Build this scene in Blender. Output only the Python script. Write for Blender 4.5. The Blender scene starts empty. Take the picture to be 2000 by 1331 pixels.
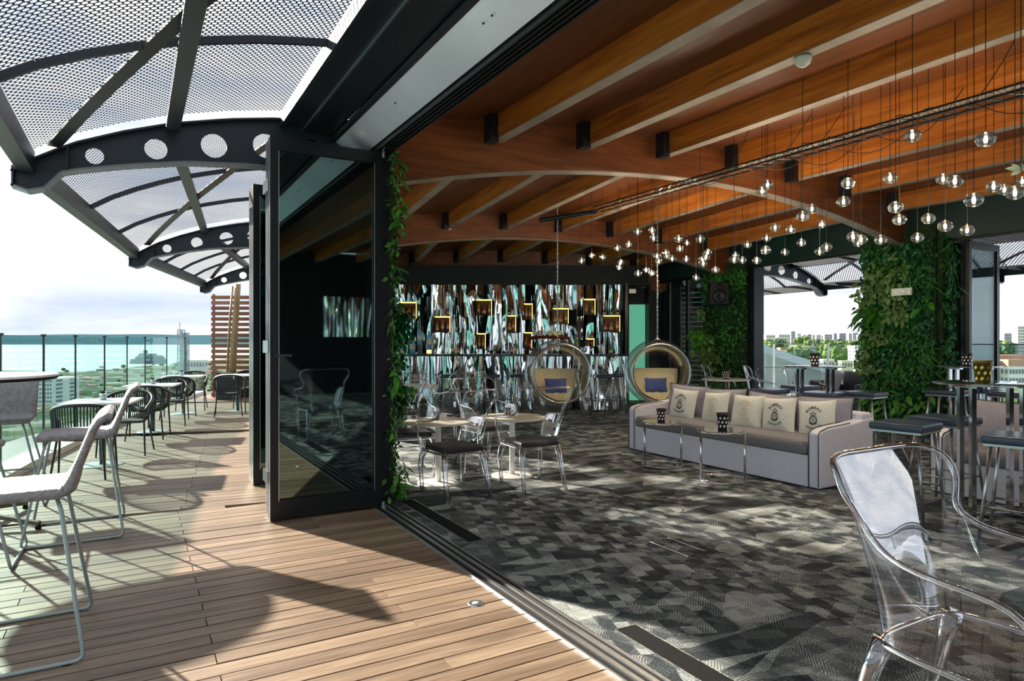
import bpy, bmesh, math, random
from mathutils import Vector, Matrix
random.seed(7)
C = bpy.context.scene.collection
SC = bpy.context.scene
PI = math.pi
# ---------------------------------------------------------------- camera, sky, sun, exposure
EYE = 1.45
cam_d = bpy.data.cameras.new('camera'); cam = bpy.data.objects.new('camera', cam_d); C.objects.link(cam)
cam_d.sensor_width = 36; cam_d.lens = 36*1280/2000; cam_d.clip_end = 30000; cam_d.clip_start = .02
cam.location = (0, 0, EYE); cam.rotation_euler = (math.radians(90), 0, math.radians(-30))
SC.camera = cam
SC.view_settings.view_transform = 'Standard'; SC.view_settings.look = 'None'
SC.view_settings.gamma = 1; SC.view_settings.use_curve_mapping = False
SC.view_settings.exposure = 1.25
SKY_STRENGTH = 0.55
SUN_STRENGTH = 7.8
LAMP_W = 28
SUN_HEADING, SUN_ELEV = 24.5, 22.0     # degrees left of +Y, degrees up
sd = bpy.data.lights.new('sun', 'SUN'); sd.energy = SUN_STRENGTH; sd.angle = math.radians(.8); sd.color = (1, .9, .74)
so = bpy.data.objects.new('sun', sd); C.objects.link(so)
h = math.radians(SUN_HEADING); e = math.radians(SUN_ELEV)
sdir = Vector((-math.sin(h)*math.cos(e), math.cos(h)*math.cos(e), math.sin(e)))
so.rotation_euler = sdir.to_track_quat('Z', 'Y').to_euler(); so.location = (0, 0, 20)

def nd(nt, t, **kw):
    n = nt.nodes.new(t)
    for k, v in kw.items():
        if k == 'inp':
            for a, b in v.items(): n.inputs[a].default_value = b
        else: setattr(n, k, v)
    return n
def ramp(nt, stops, interp='LINEAR'):
    n = nt.nodes.new('ShaderNodeValToRGB'); cr = n.color_ramp; cr.interpolation = interp
    while len(cr.elements) < len(stops): cr.elements.new(.5)
    for el, (p, c) in zip(cr.elements, stops):
        el.position = p; el.color = (c[0], c[1], c[2], 1) if isinstance(c, (tuple, list)) else (c, c, c, 1)
    return n
def math_n(nt, op, a, b=None):
    n = nt.nodes.new('ShaderNodeMath'); n.operation = op
    for i, x in enumerate((a, b)):
        if x is None: continue
        if isinstance(x, (int, float)): n.inputs[i].default_value = x
        else: nt.links.new(x, n.inputs[i])
    return n.outputs[0]

w = bpy.data.worlds.new('sky'); SC.world = w; w.use_nodes = True
nt = w.node_tree; nt.nodes.clear()
tc = nd(nt, 'ShaderNodeTexCoord'); sep = nd(nt, 'ShaderNodeSeparateXYZ'); nt.links.new(tc.outputs['Generated'], sep.inputs[0])
mp = nd(nt, 'ShaderNodeMapping'); mp.inputs['Scale'].default_value = (1.6, 1.6, 7.5); nt.links.new(tc.outputs['Generated'], mp.inputs[0])
n1 = nd(nt, 'ShaderNodeTexNoise', inp={'Scale': 1.7, 'Detail': 9, 'Roughness': .55, 'Distortion': .35}); nt.links.new(mp.outputs[0], n1.inputs[0])
n2 = nd(nt, 'ShaderNodeTexNoise', inp={'Scale': 3.3, 'Detail': 6, 'Roughness': .6}); nt.links.new(mp.outputs[0], n2.inputs[0])
cl = ramp(nt, [(.30, (.60, .68, .80)), (.43, (.80, .84, .90)), (.52, (1.0, 1.0, 1.0)), (.62, (1.12, 1.12, 1.10))]); nt.links.new(n1.outputs[0], cl.inputs[0])
cl2 = ramp(nt, [(.35, (.88, .90, .94)), (.6, (1.03, 1.03, 1.02))]); nt.links.new(n2.outputs[0], cl2.inputs[0])
mx = nd(nt, 'ShaderNodeMix', data_type='RGBA', blend_type='MULTIPLY'); mx.inputs[0].default_value = 1
nt.links.new(cl.outputs[0], mx.inputs[6]); nt.links.new(cl2.outputs[0], mx.inputs[7])
lo = ramp(nt, [(0.0, (.80, .84, .93)), (.03, (.90, .92, .98)), (.16, (1, 1, 1))]); nt.links.new(sep.outputs[2], lo.inputs[0])
mx2 = nd(nt, 'ShaderNodeMix', data_type='RGBA', blend_type='MULTIPLY'); mx2.inputs[0].default_value = 1
nt.links.new(mx.outputs[2], mx2.inputs[6]); nt.links.new(lo.outputs[0], mx2.inputs[7])
bg = nd(nt, 'ShaderNodeBackground'); bg.inputs[1].default_value = SKY_STRENGTH; nt.links.new(mx2.outputs[2], bg.inputs[0])
wo = nd(nt, 'ShaderNodeOutputWorld'); nt.links.new(bg.outputs[0], wo.inputs[0])

# ---------------------------------------------------------------- materials
M = {}
def mat(name, col, rough=.5, metal=0, spec=.5, emis=None, es=0, noise=None, bump=None, coat=0, sheen=0):
    m = bpy.data.materials.new(name); m.use_nodes = True; nt = m.node_tree; b = nt.nodes['Principled BSDF']
    b.inputs['Base Color'].default_value = (*col, 1); b.inputs['Roughness'].default_value = rough
    b.inputs['Metallic'].default_value = metal; b.inputs['Specular IOR Level'].default_value = spec
    if coat: b.inputs['Coat Weight'].default_value = coat
    if emis: b.inputs['Emission Color'].default_value = (*emis, 1); b.inputs['Emission Strength'].default_value = es
    tc = nd(nt, 'ShaderNodeTexCoord')
    if noise:            # (scale vector, amount)
        mp = nd(nt, 'ShaderNodeMapping'); mp.inputs['Scale'].default_value = noise[0]; nt.links.new(tc.outputs['Object'], mp.inputs[0])
        n = nd(nt, 'ShaderNodeTexNoise', inp={'Scale': 1, 'Detail': 4}); nt.links.new(mp.outputs[0], n.inputs[0])
        a = noise[1]
        r = ramp(nt, [(.3, tuple(c*(1-a) for c in col)), (.7, tuple(min(1, c*(1+a)) for c in col))]); nt.links.new(n.outputs[0], r.inputs[0])
        nt.links.new(r.outputs[0], b.inputs['Base Color'])
    if bump:             # (scale vector, strength, distance)
        mp = nd(nt, 'ShaderNodeMapping'); mp.inputs['Scale'].default_value = bump[0]; nt.links.new(tc.outputs['Object'], mp.inputs[0])
        n = nd(nt, 'ShaderNodeTexNoise', inp={'Scale': 1, 'Detail': 3}); nt.links.new(mp.outputs[0], n.inputs[0])
        bp = nd(nt, 'ShaderNodeBump'); bp.inputs['Strength'].default_value = bump[1]; bp.inputs['Distance'].default_value = bump[2]
        nt.links.new(n.outputs[0], bp.inputs['Height']); nt.links.new(bp.outputs[0], b.inputs['Normal'])
    M[name] = m; return m
def clear_mat(name, tint, gloss=(.95, .97, 1), blend=.3, base=.04, rough=.02, edge=None, fk=1.0):
    """thin clear plastic or glass: see-through with a mirror-like sheen that rises at grazing angles"""
    m = bpy.data.materials.new(name); m.use_nodes = True; nt = m.node_tree; nt.nodes.clear()
    o = nd(nt, 'ShaderNodeOutputMaterial'); t = nd(nt, 'ShaderNodeBsdfTransparent'); g = nd(nt, 'ShaderNodeBsdfGlossy')
    lw = nd(nt, 'ShaderNodeLayerWeight'); lw.inputs[0].default_value = blend
    t.inputs[0].default_value = (*tint, 1); g.inputs[0].default_value = (*gloss, 1); g.inputs['Roughness'].default_value = rough
    if edge:
        r = ramp(nt, [(0, tint), (.55, tint), (1, edge)]); nt.links.new(lw.outputs['Facing'], r.inputs[0]); nt.links.new(r.outputs[0], t.inputs[0])
    mx = nd(nt, 'ShaderNodeMixShader')
    f = math_n(nt, 'MULTIPLY', lw.outputs['Fresnel'], fk); f = math_n(nt, 'ADD', f, base); f = math_n(nt, 'MINIMUM', f, .92)
    nt.links.new(f, mx.inputs[0]); nt.links.new(t.outputs[0], mx.inputs[1]); nt.links.new(g.outputs[0], mx.inputs[2]); nt.links.new(mx.outputs[0], o.inputs[0])
    M[name] = m; return m

def wood(name, dark, mid, light, gs, rough=.5, bump=.25, rnd=.0, coord='Object', coat=0):
    m = bpy.data.materials.new(name); m.use_nodes = True; nt = m.node_tree; b = nt.nodes['Principled BSDF']
    b.inputs['Roughness'].default_value = rough; b.inputs['Coat Weight'].default_value = coat; b.inputs['Coat Roughness'].default_value = .25
    tc = nd(nt, 'ShaderNodeTexCoord'); oi = nd(nt, 'ShaderNodeObjectInfo'); geo = nd(nt, 'ShaderNodeNewGeometry')
    src = tc.outputs['Object'] if coord == 'Object' else geo.outputs['Position']
    off = nd(nt, 'ShaderNodeVectorMath', operation='SCALE'); nt.links.new(oi.outputs['Random'], off.inputs['Scale']); off.inputs[0].default_value = (13, 7, 5)
    ad = nd(nt, 'ShaderNodeVectorMath', operation='ADD'); nt.links.new(src, ad.inputs[0]); nt.links.new(off.outputs[0], ad.inputs[1])
    mp = nd(nt, 'ShaderNodeMapping'); mp.inputs['Scale'].default_value = gs; nt.links.new(ad.outputs[0], mp.inputs[0])
    n = nd(nt, 'ShaderNodeTexNoise', inp={'Scale': 1, 'Detail': 7, 'Roughness': .62, 'Distortion': .6}); nt.links.new(mp.outputs[0], n.inputs[0])
    mp2 = nd(nt, 'ShaderNodeMapping'); mp2.inputs['Scale'].default_value = tuple(x*.22 for x in gs); nt.links.new(ad.outputs[0], mp2.inputs[0])
    n2 = nd(nt, 'ShaderNodeTexNoise', inp={'Scale': 1, 'Detail': 3}); nt.links.new(mp2.outputs[0], n2.inputs[0])
    s = math_n(nt, 'ADD', math_n(nt, 'MULTIPLY', n.outputs[0], .62), math_n(nt, 'MULTIPLY', n2.outputs[0], .38))
    if rnd: s = math_n(nt, 'ADD', s, math_n(nt, 'MULTIPLY', math_n(nt, 'SUBTRACT', oi.outputs['Random'], .5), rnd))
    r = ramp(nt, [(.33, dark), (.5, mid), (.68, light)]); nt.links.new(s, r.inputs[0]); nt.links.new(r.outputs[0], b.inputs['Base Color'])
    bp = nd(nt, 'ShaderNodeBump'); bp.inputs['Strength'].default_value = bump; bp.inputs['Distance'].default_value = .004
    nt.links.new(n.outputs[0], bp.inputs['Height']); nt.links.new(bp.outputs[0], b.inputs['Normal'])
    M[name] = m; return m

wood('deck_wood', (.115, .076, .052), (.215, .148, .102), (.345, .255, .178), (2.2, 34, 20), rough=.5, bump=.3, rnd=.16, coord='World')
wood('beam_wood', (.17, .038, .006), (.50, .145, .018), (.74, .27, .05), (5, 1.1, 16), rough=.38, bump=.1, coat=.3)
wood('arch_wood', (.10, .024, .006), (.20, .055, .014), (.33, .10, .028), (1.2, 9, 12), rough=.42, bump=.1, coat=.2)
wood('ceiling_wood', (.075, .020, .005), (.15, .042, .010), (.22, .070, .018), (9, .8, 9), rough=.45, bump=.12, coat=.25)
wood('screen_wood', (.10, .035, .018), (.20, .07, .035), (.30, .12, .06), (3, 3, 30), rough=.6, rnd=.2)
wood('pole_wood', (.16, .09, .04), (.28, .17, .08), (.42, .28, .14), (14, 14, 2), rough=.5)
mat('black_metal', (.012, .016, .024), .38, .2, noise=((3, 3, 3), .3))
mat('door_frame', (.012, .015, .018), .32, .3)
mat('canopy_steel', (.016, .022, .034), .42, .2, noise=((2, 2, 2), .25))
mat('flange_steel', (.14, .16, .20), .4, .3)
mat('fascia_metal', (.74, .74, .88), .42, .35, noise=((1.2, 1.2, 1.2), .12))
mat('soffit_metal', (.014, .018, .028), .42, .3, noise=((1, 1, 1), .3))
mat('aluminium', (.55, .57, .60), .28, .9, bump=((2, 2, 2), .05, .001))
mat('chrome', (.78, .80, .82), .09, 1)
mat('stool_steel', (.50, .54, .56), .25, .9)
mat('grey_tube', (.30, .36, .38), .38, .3)
mat('dark_tube', (.03, .035, .04), .4, .3)
mat('table_leg', (.04, .07, .08), .35, .3)
mat('table_top', (.80, .80, .80), .3, noise=((2, 2, 2), .04))
mat('cream_top', (.82, .78, .66), .32, noise=((2, 2, 2), .05))
mat('base_disc', (.50, .58, .56), .3, .3)
mat('white_paint', (.84, .84, .83), .3)
mat('kerb_stone', (.60, .60, .54), .7, noise=((2, 2, 2), .15))
mat('wicker_grey', (.25, .235, .25), .7, noise=((30, 30, 30), .25), bump=((55, 55, 130), .9, .008))
mat('rope_dark', (.020, .024, .026), .6, noise=((20, 20, 20), .3))
mat('leather', (.03, .05, .095), .28, spec=.7, bump=((50, 50, 50), .12, .001))
mat('black_cushion', (.020, .018, .026), .55, bump=((40, 40, 40), .2, .001))
mat('sofa_fabric', (.76, .76, .86), .85, noise=((60, 60, 60), .08), bump=((120, 120, 120), .3, .001))
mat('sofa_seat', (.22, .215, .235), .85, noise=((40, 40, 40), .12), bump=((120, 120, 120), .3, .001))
mat('sofa_back', (.32, .31, .36), .85, noise=((40, 40, 40), .1), bump=((9, 9, 9), .5, .02))
mat('piping', (.06, .06, .065), .7)
mat('linen', (.76, .77, .70), .85, noise=((70, 70, 70), .06), bump=((10, 10, 10), .5, .02))
mat('print_dark', (.035, .04, .05), .7)
mat('print_gold', (.70, .62, .36), .5)
mat('sand_cushion', (.48, .43, .27), .8, bump=((9, 9, 9), .7, .03))
mat('blue_fabric', (.04, .07, .22), .7, bump=((20, 20, 20), .3, .01))
mat('bar_black', (.008, .014, .018), .2)
mat('wall_dark', (.006, .010, .014), .6)
mat('beam_grey', (.30, .24, .20), .5, noise=((3, 3, 3), .25)); mat('green_black', (.005, .028, .026), .5)
mat('terrace_pale', (.42, .42, .40), .7, noise=((2, 2, 2), .1))
mat('pale_leaf', (.75, .85, .65), .5); mat('tree_ground', (.10, .16, .06), .9, spec=0, noise=((.02, .02, .02), .5)); mat('b_purple', (.36, .33, .42), .8)
mat('brown_metal', (.16, .13, .10), .5, .2)
mat('green_room_glow', (.10, .34, .24), .7, emis=(.08, .30, .20), es=.5)  # green light in the doorway, put into colour and emission
mat('pedestal_dark', (.02, .02, .022), .4)
mat('grille_black', (.008, .009, .010), .7, 0, spec=.2)
mat('plastic_white', (.75, .76, .70), .4)
mat('moss', (.016, .042, .012), .9, noise=((9, 9, 9), .6))
mat('stem', (.06, .10, .03), .7)
mat('bulb', (1, .8, .5), .5, emis=(1, .76, .42), es=70)
mat('amber_light', (1, .62, .15), .5, emis=(1, .55, .12), es=2.0)
mat('box_dark', (.045, .02, .008), .5)
mat('red_tube', (.13, .012, .01), .25, .2)
mat('speaker_black', (.003, .004, .005), .55)
mat('planter', (.02, .025, .035), .5)
mat('pot_pattern', (.02, .02, .022), .3)
mat('gold_pot', (.55, .42, .10), .3, .7)
mat('hull_navy', (.10, .16, .22), .6)
mat('lattice_steel', (.20, .27, .32), .6)
mat('roof_metal', (.42, .50, .60), .5, .2, noise=((.5, .5, .5), .1))
mat('roof_side', (.34, .42, .42), .6, noise=((.5, .5, .5), .1))
mat('candle_leaf', (.03, .03, .03), .7)
for i, c in enumerate([(.04, .20, .02), (.018, .12, .018), (.08, .30, .03), (.13, .25, .07), (.008, .11, .035)]):
    m = mat('leaf%d' % i, c, .45, noise=((6, 6, 6), .45))
    b = m.node_tree.nodes['Principled BSDF']; b.inputs['Transmission Weight'].default_value = 0
clear_mat('acrylic', (.965, .97, .985), blend=.26, base=.025, fk=.5, edge=(.60, .63, .72))
clear_mat('acrylic_solid', (.90, .91, .96), blend=.4, base=.10, fk=.75, edge=(.50, .52, .62))
clear_mat('globe_glass', (.95, .95, .94), blend=.45, base=.05, fk=.9, edge=(.45, .42, .40))
clear_mat('bubble_clear', (.96, .965, .97), blend=.3, base=.03, fk=.6, edge=(.40, .42, .45))
clear_mat('rail_glass', (.74, .88, .88), blend=.2, base=.02, fk=.12)
clear_mat('rail_glass2', (.88, .94, .93), blend=.2, base=.02, fk=.2)
clear_mat('door_glass', (.36, .60, .58), gloss=(.8, .95, .95), blend=.35, base=.12)
clear_mat('clear_glass', (.66, .86, .84), blend=.3, base=.05)
clear_mat('table_glass', (.55, .62, .62), blend=.5, base=.22)
for nm, c in {'bottle_amber': (.55, .20, .03), 'bottle_green': (.10, .28, .06), 'bottle_clear': (.75, .80, .80), 'bottle_blue': (.22, .50, .85), 'bottle_red': (.45, .04, .03), 'bottle_dark': (.03, .025, .02)}.items():
    mat(nm, c, .12, spec=.8)
mat('bottle_label', (.75, .68, .5), .6)
# crumpled mirror foil
m = mat('mirror_foil', (.80, .86, .86), .06, 1); nt = m.node_tree; b = nt.nodes['Principled BSDF']
tc = nd(nt, 'ShaderNodeTexCoord'); oi = nd(nt, 'ShaderNodeObjectInfo')
off = nd(nt, 'ShaderNodeVectorMath', operation='SCALE'); off.inputs[0].default_value = (17, 9, 23); nt.links.new(oi.outputs['Random'], off.inputs['Scale'])
ad = nd(nt, 'ShaderNodeVectorMath', operation='ADD'); nt.links.new(tc.outputs['Object'], ad.inputs[0]); nt.links.new(off.outputs[0], ad.inputs[1])
mp = nd(nt, 'ShaderNodeMapping'); mp.inputs['Scale'].default_value = (2.2, 2.2, .55); nt.links.new(ad.outputs[0], mp.inputs[0])
n = nd(nt, 'ShaderNodeTexNoise', inp={'Scale': 1.2, 'Detail': .6, 'Distortion': 1.0}); nt.links.new(mp.outputs[0], n.inputs[0])
bp = nd(nt, 'ShaderNodeBump'); bp.inputs['Strength'].default_value = .9; bp.inputs['Distance'].default_value = .10
nt.links.new(n.outputs[0], bp.inputs['Height']); nt.links.new(bp.outputs[0], b.inputs['Normal'])
# carpet: grey patchwork of hatched squares, triangles and shards
m = mat('carpet', (.08, .08, .08), .92); nt = m.node_tree; b = nt.nodes['Principled BSDF']; b.inputs['Specular IOR Level'].default_value = .15
geo = nd(nt, 'ShaderNodeNewGeometry')
def vmap(sc, rot=0, src=None):
    mp = nd(nt, 'ShaderNodeMapping'); mp.inputs['Scale'].default_value = sc; mp.inputs['Rotation'].default_value = (0, 0, rot)
    nt.links.new(src or geo.outputs['Position'], mp.inputs[0]); return mp.outputs[0]
def snapcell(sc, rot):
    p = vmap(sc, rot); f = nd(nt, 'ShaderNodeVectorMath', operation='FLOOR'); nt.links.new(p, f.inputs[0])
    fr = nd(nt, 'ShaderNodeVectorMath', operation='FRACTION'); nt.links.new(p, fr.inputs[0])
    wn = nd(nt, 'ShaderNodeTexWhiteNoise', noise_dimensions='2D'); nt.links.new(f.outputs[0], wn.inputs[0]); return wn, fr
wn1, fr1 = snapcell((13, 11, 1), .35)
s1 = nd(nt, 'ShaderNodeSeparateXYZ'); nt.links.new(fr1.outputs[0], s1.inputs[0])
tri = math_n(nt, 'GREATER_THAN', math_n(nt, 'ADD', s1.outputs[0], s1.outputs[1]), 1.0)
wc1 = nd(nt, 'ShaderNodeSeparateColor'); nt.links.new(wn1.outputs['Color'], wc1.inputs[0])
use_tri = math_n(nt, 'GREATER_THAN', wc1.outputs[1], .45)
tone = math_n(nt, 'ADD', math_n(nt, 'MULTIPLY', math_n(nt, 'MULTIPLY', tri, use_tri), math_n(nt, 'SUBTRACT', wc1.outputs[2], .5)), wn1.outputs['Value'])
wn2, fr2 = snapcell((7.5, 9, 1), 1.05)
vr = nd(nt, 'ShaderNodeTexVoronoi', inp={'Scale': 1.0}); nt.links.new(vmap((1.3, 7.5, 1), .62), vr.inputs[0])
vc = nd(nt, 'ShaderNodeSeparateColor'); nt.links.new(vr.outputs['Color'], vc.inputs[0])
big = nd(nt, 'ShaderNodeTexNoise', inp={'Scale': .8, 'Detail': 2}); nt.links.new(geo.outputs['Position'], big.inputs[0])
mask = math_n(nt, 'GREATER_THAN', big.outputs[0], .53)
t1 = math_n(nt, 'ADD', math_n(nt, 'MULTIPLY', tone, .6), math_n(nt, 'MULTIPLY', wn2.outputs['Value'], .4))
mt = nd(nt, 'ShaderNodeMix', data_type='FLOAT'); nt.links.new(mask, mt.inputs[0]); nt.links.new(t1, mt.inputs[2])
t2 = math_n(nt, 'ADD', math_n(nt, 'MULTIPLY', vc.outputs[0], .75), math_n(nt, 'MULTIPLY', tone, .25)); nt.links.new(t2, mt.inputs[3])
wv = nd(nt, 'ShaderNodeTexWave', inp={'Scale': 34, 'Distortion': 3, 'Detail': 1}); wv.bands_direction = 'DIAGONAL'
rotv = nd(nt, 'ShaderNodeVectorRotate', rotation_type='Z_AXIS'); nt.links.new(geo.outputs['Position'], rotv.inputs[0]); nt.links.new(math_n(nt, 'MULTIPLY', math_n(nt, 'FLOOR', math_n(nt, 'MULTIPLY', wc1.outputs[0], 4)), .8), rotv.inputs['Angle'])
nt.links.new(rotv.outputs[0], wv.inputs[0])
hat = math_n(nt, 'MULTIPLY', math_n(nt, 'SUBTRACT', wv.outputs['Fac'], .5), .42)
dots = nd(nt, 'ShaderNodeTexNoise', inp={'Scale': 90, 'Detail': 1}); nt.links.new(geo.outputs['Position'], dots.inputs[0])
tt = math_n(nt, 'ADD', mt.outputs[0], math_n(nt, 'ADD', hat, math_n(nt, 'MULTIPLY', math_n(nt, 'SUBTRACT', dots.outputs[0], .5), .5)))
cr = ramp(nt, [(.12, (.022, .028, .035)), (.38, (.060, .072, .080)), (.6, (.14, .155, .16)), (.9, (.40, .43, .42))]); nt.links.new(tt, cr.inputs[0])
nt.links.new(cr.outputs[0], b.inputs['Base Color'])
bp = nd(nt, 'ShaderNodeBump'); bp.inputs['Strength'].default_value = .4; bp.inputs['Distance'].default_value = .006
nt.links.new(dots.outputs[0], bp.inputs['Height']); nt.links.new(bp.outputs[0], b.inputs['Normal'])
# perforated sheet (far bays): round holes cut by the material, UV in metres
m = mat('perforated', (.016, .022, .034), .45, .2); nt = m.node_tree; b = nt.nodes['Principled BSDF']
uv = nd(nt, 'ShaderNodeTexCoord')
vo = nd(nt, 'ShaderNodeTexVoronoi', inp={'Scale': 1, 'Randomness': 0}); mpv = nd(nt, 'ShaderNodeMapping'); mpv.inputs['Scale'].default_value = (26, 26, 1); mpv.inputs['Rotation'].default_value = (0, 0, .785)
nt.links.new(uv.outputs['UV'], mpv.inputs[0]); nt.links.new(mpv.outputs[0], vo.inputs[0])
hole = math_n(nt, 'LESS_THAN', vo.outputs['Distance'], .42)
tr = nd(nt, 'ShaderNodeBsdfTransparent'); ms = nd(nt, 'ShaderNodeMixShader'); nt.links.new(hole, ms.inputs[0]); nt.links.new(b.outputs[0], ms.inputs[1]); nt.links.new(tr.outputs[0], ms.inputs[2])
nt.links.new(ms.outputs[0], nt.nodes['Material Output'].inputs[0])
# sea, land, hills
m = mat('sea', (.30, .47, .43), .6, spec=.08, bump=((.02, .02, .02), .3, 2)); 
mat('far_hills', (.055, .12, .15), .9, spec=0, noise=((.0006, .0006, .004), .1))
m = mat('city_ground', (.3, .34, .3), .9, spec=0); nt = m.node_tree; b = nt.nodes['Principled BSDF']; geo = nd(nt, 'ShaderNodeNewGeometry')
v1 = nd(nt, 'ShaderNodeTexVoronoi', inp={'Scale': .06}); nt.links.new(geo.outputs['Position'], v1.inputs[0])
v2 = nd(nt, 'ShaderNodeTexNoise', inp={'Scale': .012, 'Detail': 6}); nt.links.new(geo.outputs['Position'], v2.inputs[0])
sc_ = nd(nt, 'ShaderNodeSeparateColor'); nt.links.new(v1.outputs['Color'], sc_.inputs[0])
r1 = ramp(nt, [(0, (.04, .09, .05)), (.40, (.10, .14, .08)), (.62, (.20, .22, .19)), (.82, (.36, .37, .35)), (.93, (.24, .14, .11))], 'CONSTANT'); nt.links.new(sc_.outputs[0], r1.inputs[0])
r2 = ramp(nt, [(.42, (.03, .08, .04)), (.56, (.17, .20, .16))]); nt.links.new(v2.outputs[0], r2.inputs[0])
mxx = nd(nt, 'ShaderNodeMix', data_type='RGBA'); mxx.inputs[0].default_value = .5; nt.links.new(r1.outputs[0], mxx.inputs[6]); nt.links.new(r2.outputs[0], mxx.inputs[7]); nt.links.new(mxx.outputs[2], b.inputs['Base Color'])
mat('tree_green', (.10, .17, .05), .9, noise=((.5, .5, .5), .5), bump=((.8, .8, .8), 1, .6))
mat('tree_dark', (.05, .11, .06), .9, noise=((.5, .5, .5), .5), bump=((.8, .8, .8), 1, .6))
for nm, c in {'b_white': (.70, .70, .68), 'b_cream': (.68, .62, .46), 'b_grey': (.42, .42, .48), 'b_pink': (.68, .48, .42), 'b_red': (.30, .13, .12), 'b_roof': (.45, .22, .17), 'b_window': (.16, .19, .24), 'b_teal': (.45, .55, .55)}.items():
    mat(nm, c, .8)

# ---------------------------------------------------------------- helpers
FW = Vector((.5, .8660254, 0)); RT = Vector((.8660254, -.5, 0))
def at(u, d, z=0): return FW*d + RT*((u-1000)/1280*d) + Vector((0, 0, z))       # world point at bearing u and distance d
def floor_at(u, v, z=0): return at(u, 1280*(EYE-z)/(v-666), z)                  # world point on the level z
class MB:
    def __init__(s): s.v = []; s.f = []; s.uv = None
    def add(s, vs, fs):
        n = len(s.v); s.v += [tuple(x) for x in vs]; s.f += [tuple(i+n for i in f) for f in fs]; return s
    def box(s, c, sz, m=None, taper=1):
        x, y, z = sz[0]/2, sz[1]/2, sz[2]/2; c = Vector(c)
        p = [Vector((a*x*(taper if q > 0 else 1), b_*y*(taper if q > 0 else 1), q*z)) for q in (-1, 1) for a, b_ in ((-1, -1), (1, -1), (1, 1), (-1, 1))]
        if m is not None: p = [m @ q for q in p]
        return s.add([c+q for q in p], [(3, 2, 1, 0), (4, 5, 6, 7), (0, 1, 5, 4), (1, 2, 6, 5), (2, 3, 7, 6), (3, 0, 4, 7)])
    def beam(s, p, q, w_, h_, up=(0, 0, 1)):
        p, q = Vector(p), Vector(q); d = (q-p); L = d.length; d.normalize(); up = Vector(up)
        up = Vector((0, 1, 0)) if d.cross(up).length < 1e-3 else up; sd_ = d.cross(up); sd_.normalize(); u_ = sd_.cross(d)
        c = [sd_*a*w_/2 + u_*b_*h_/2 for a, b_ in ((-1, -1), (1, -1), (1, 1), (-1, 1))]
        return s.add([p+x for x in c]+[q+x for x in c], [(3, 2, 1, 0), (4, 5, 6, 7), (0, 1, 5, 4), (1, 2, 6, 5), (2, 3, 7, 6), (3, 0, 4, 7)])
    def tube(s, pts, r, n=8, closed=False, cap=True):
        pts = [Vector(p) for p in pts]; k = len(pts); rs = r if isinstance(r, (list, tuple)) else [r]*k
        ref = None; vs = []
        for i, p in enumerate(pts):
            a = pts[i-1] if (i > 0 or closed) else p; b_ = pts[(i+1) % k] if (i < k-1 or closed) else p
            d = b_-a
            if d.length < 1e-9: d = Vector((0, 0, 1))
            d.normalize()
            if ref is None: ref = Vector((0, 0, 1)) if abs(d.z) < .9 else Vector((1, 0, 0))
            ref = (ref - d*ref.dot(d))
            if ref.length < 1e-6: ref = d.orthogonal()
            ref.normalize(); o = d.cross(ref)
            for j in range(n):
                t = 2*PI*j/n; vs.append(p + (ref*math.cos(t)+o*math.sin(t))*rs[i])
        fs = []
        for i in range(k if closed else k-1):
            for j in range(n):
                a = i*n+j; b_ = i*n+(j+1) % n; c = ((i+1) % k)*n+(j+1) % n; d = ((i+1) % k)*n+j; fs.append((a, d, c, b_))
        if cap and not closed: fs.append(tuple(range(n))); fs.append(tuple((k-1)*n+j for j in range(n-1, -1, -1)))
        return s.add(vs, fs)
    def lathe(s, prof, n=20, c=(0, 0, 0)):
        c = Vector(c); vs = []; fs = []
        for r, z in prof:
            for j in range(n): vs.append(c+Vector((r*math.cos(2*PI*j/n), r*math.sin(2*PI*j/n), z)))
        for i in range(len(prof)-1):
            for j in range(n): fs.append((i*n+j, i*n+(j+1) % n, (i+1)*n+(j+1) % n, (i+1)*n+j))
        if prof[0][0] > 1e-4: fs.append(tuple(range(n-1, -1, -1)))
        if prof[-1][0] > 1e-4: fs.append(tuple((len(prof)-1)*n+j for j in range(n)))
        return s.add(vs, fs)
    def grid(s, fn, nu, nv, cu=False):
        vs = [fn(i/nu, j/nv) for j in range(nv+1) for i in range(nu+1)]
        fs = [(j*(nu+1)+i, j*(nu+1)+i+1, (j+1)*(nu+1)+i+1, (j+1)*(nu+1)+i) for j in range(nv) for i in range(nu)]
        return s.add(vs, fs)
    def ball(s, c, r, n=12, m_=8, sq=(1, 1, 1)):
        c = Vector(c)
        return s.add(*_ball(c, r, n, m_, sq))
    def build(s, name, m, parent=None, smooth=False, bevel=0, kind=None, label=None, mods=None):
        me = bpy.data.meshes.new(name); me.from_pydata(s.v, [], s.f)
        if smooth: me.polygons.foreach_set('use_smooth', [True]*len(me.polygons))
        ms_ = m if isinstance(m, (list, tuple)) else [m]
        for x in ms_: me.materials.append(M[x])
        me.update()
        o = bpy.data.objects.new(name, me); C.objects.link(o)
        if parent: o.parent = parent
        if bevel:
            b = o.modifiers.new('b', 'BEVEL'); b.width = bevel; b.segments = 3; b.limit_method = 'ANGLE'; b.angle_limit = math.radians(40)
            me.polygons.foreach_set('use_smooth', [True]*len(me.polygons)); 
            wnm = o.modifiers.new('w', 'WEIGHTED_NORMAL'); wnm.keep_sharp = True
        if kind: o['kind'] = kind
        if label: o['label'] = label
        return o
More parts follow.
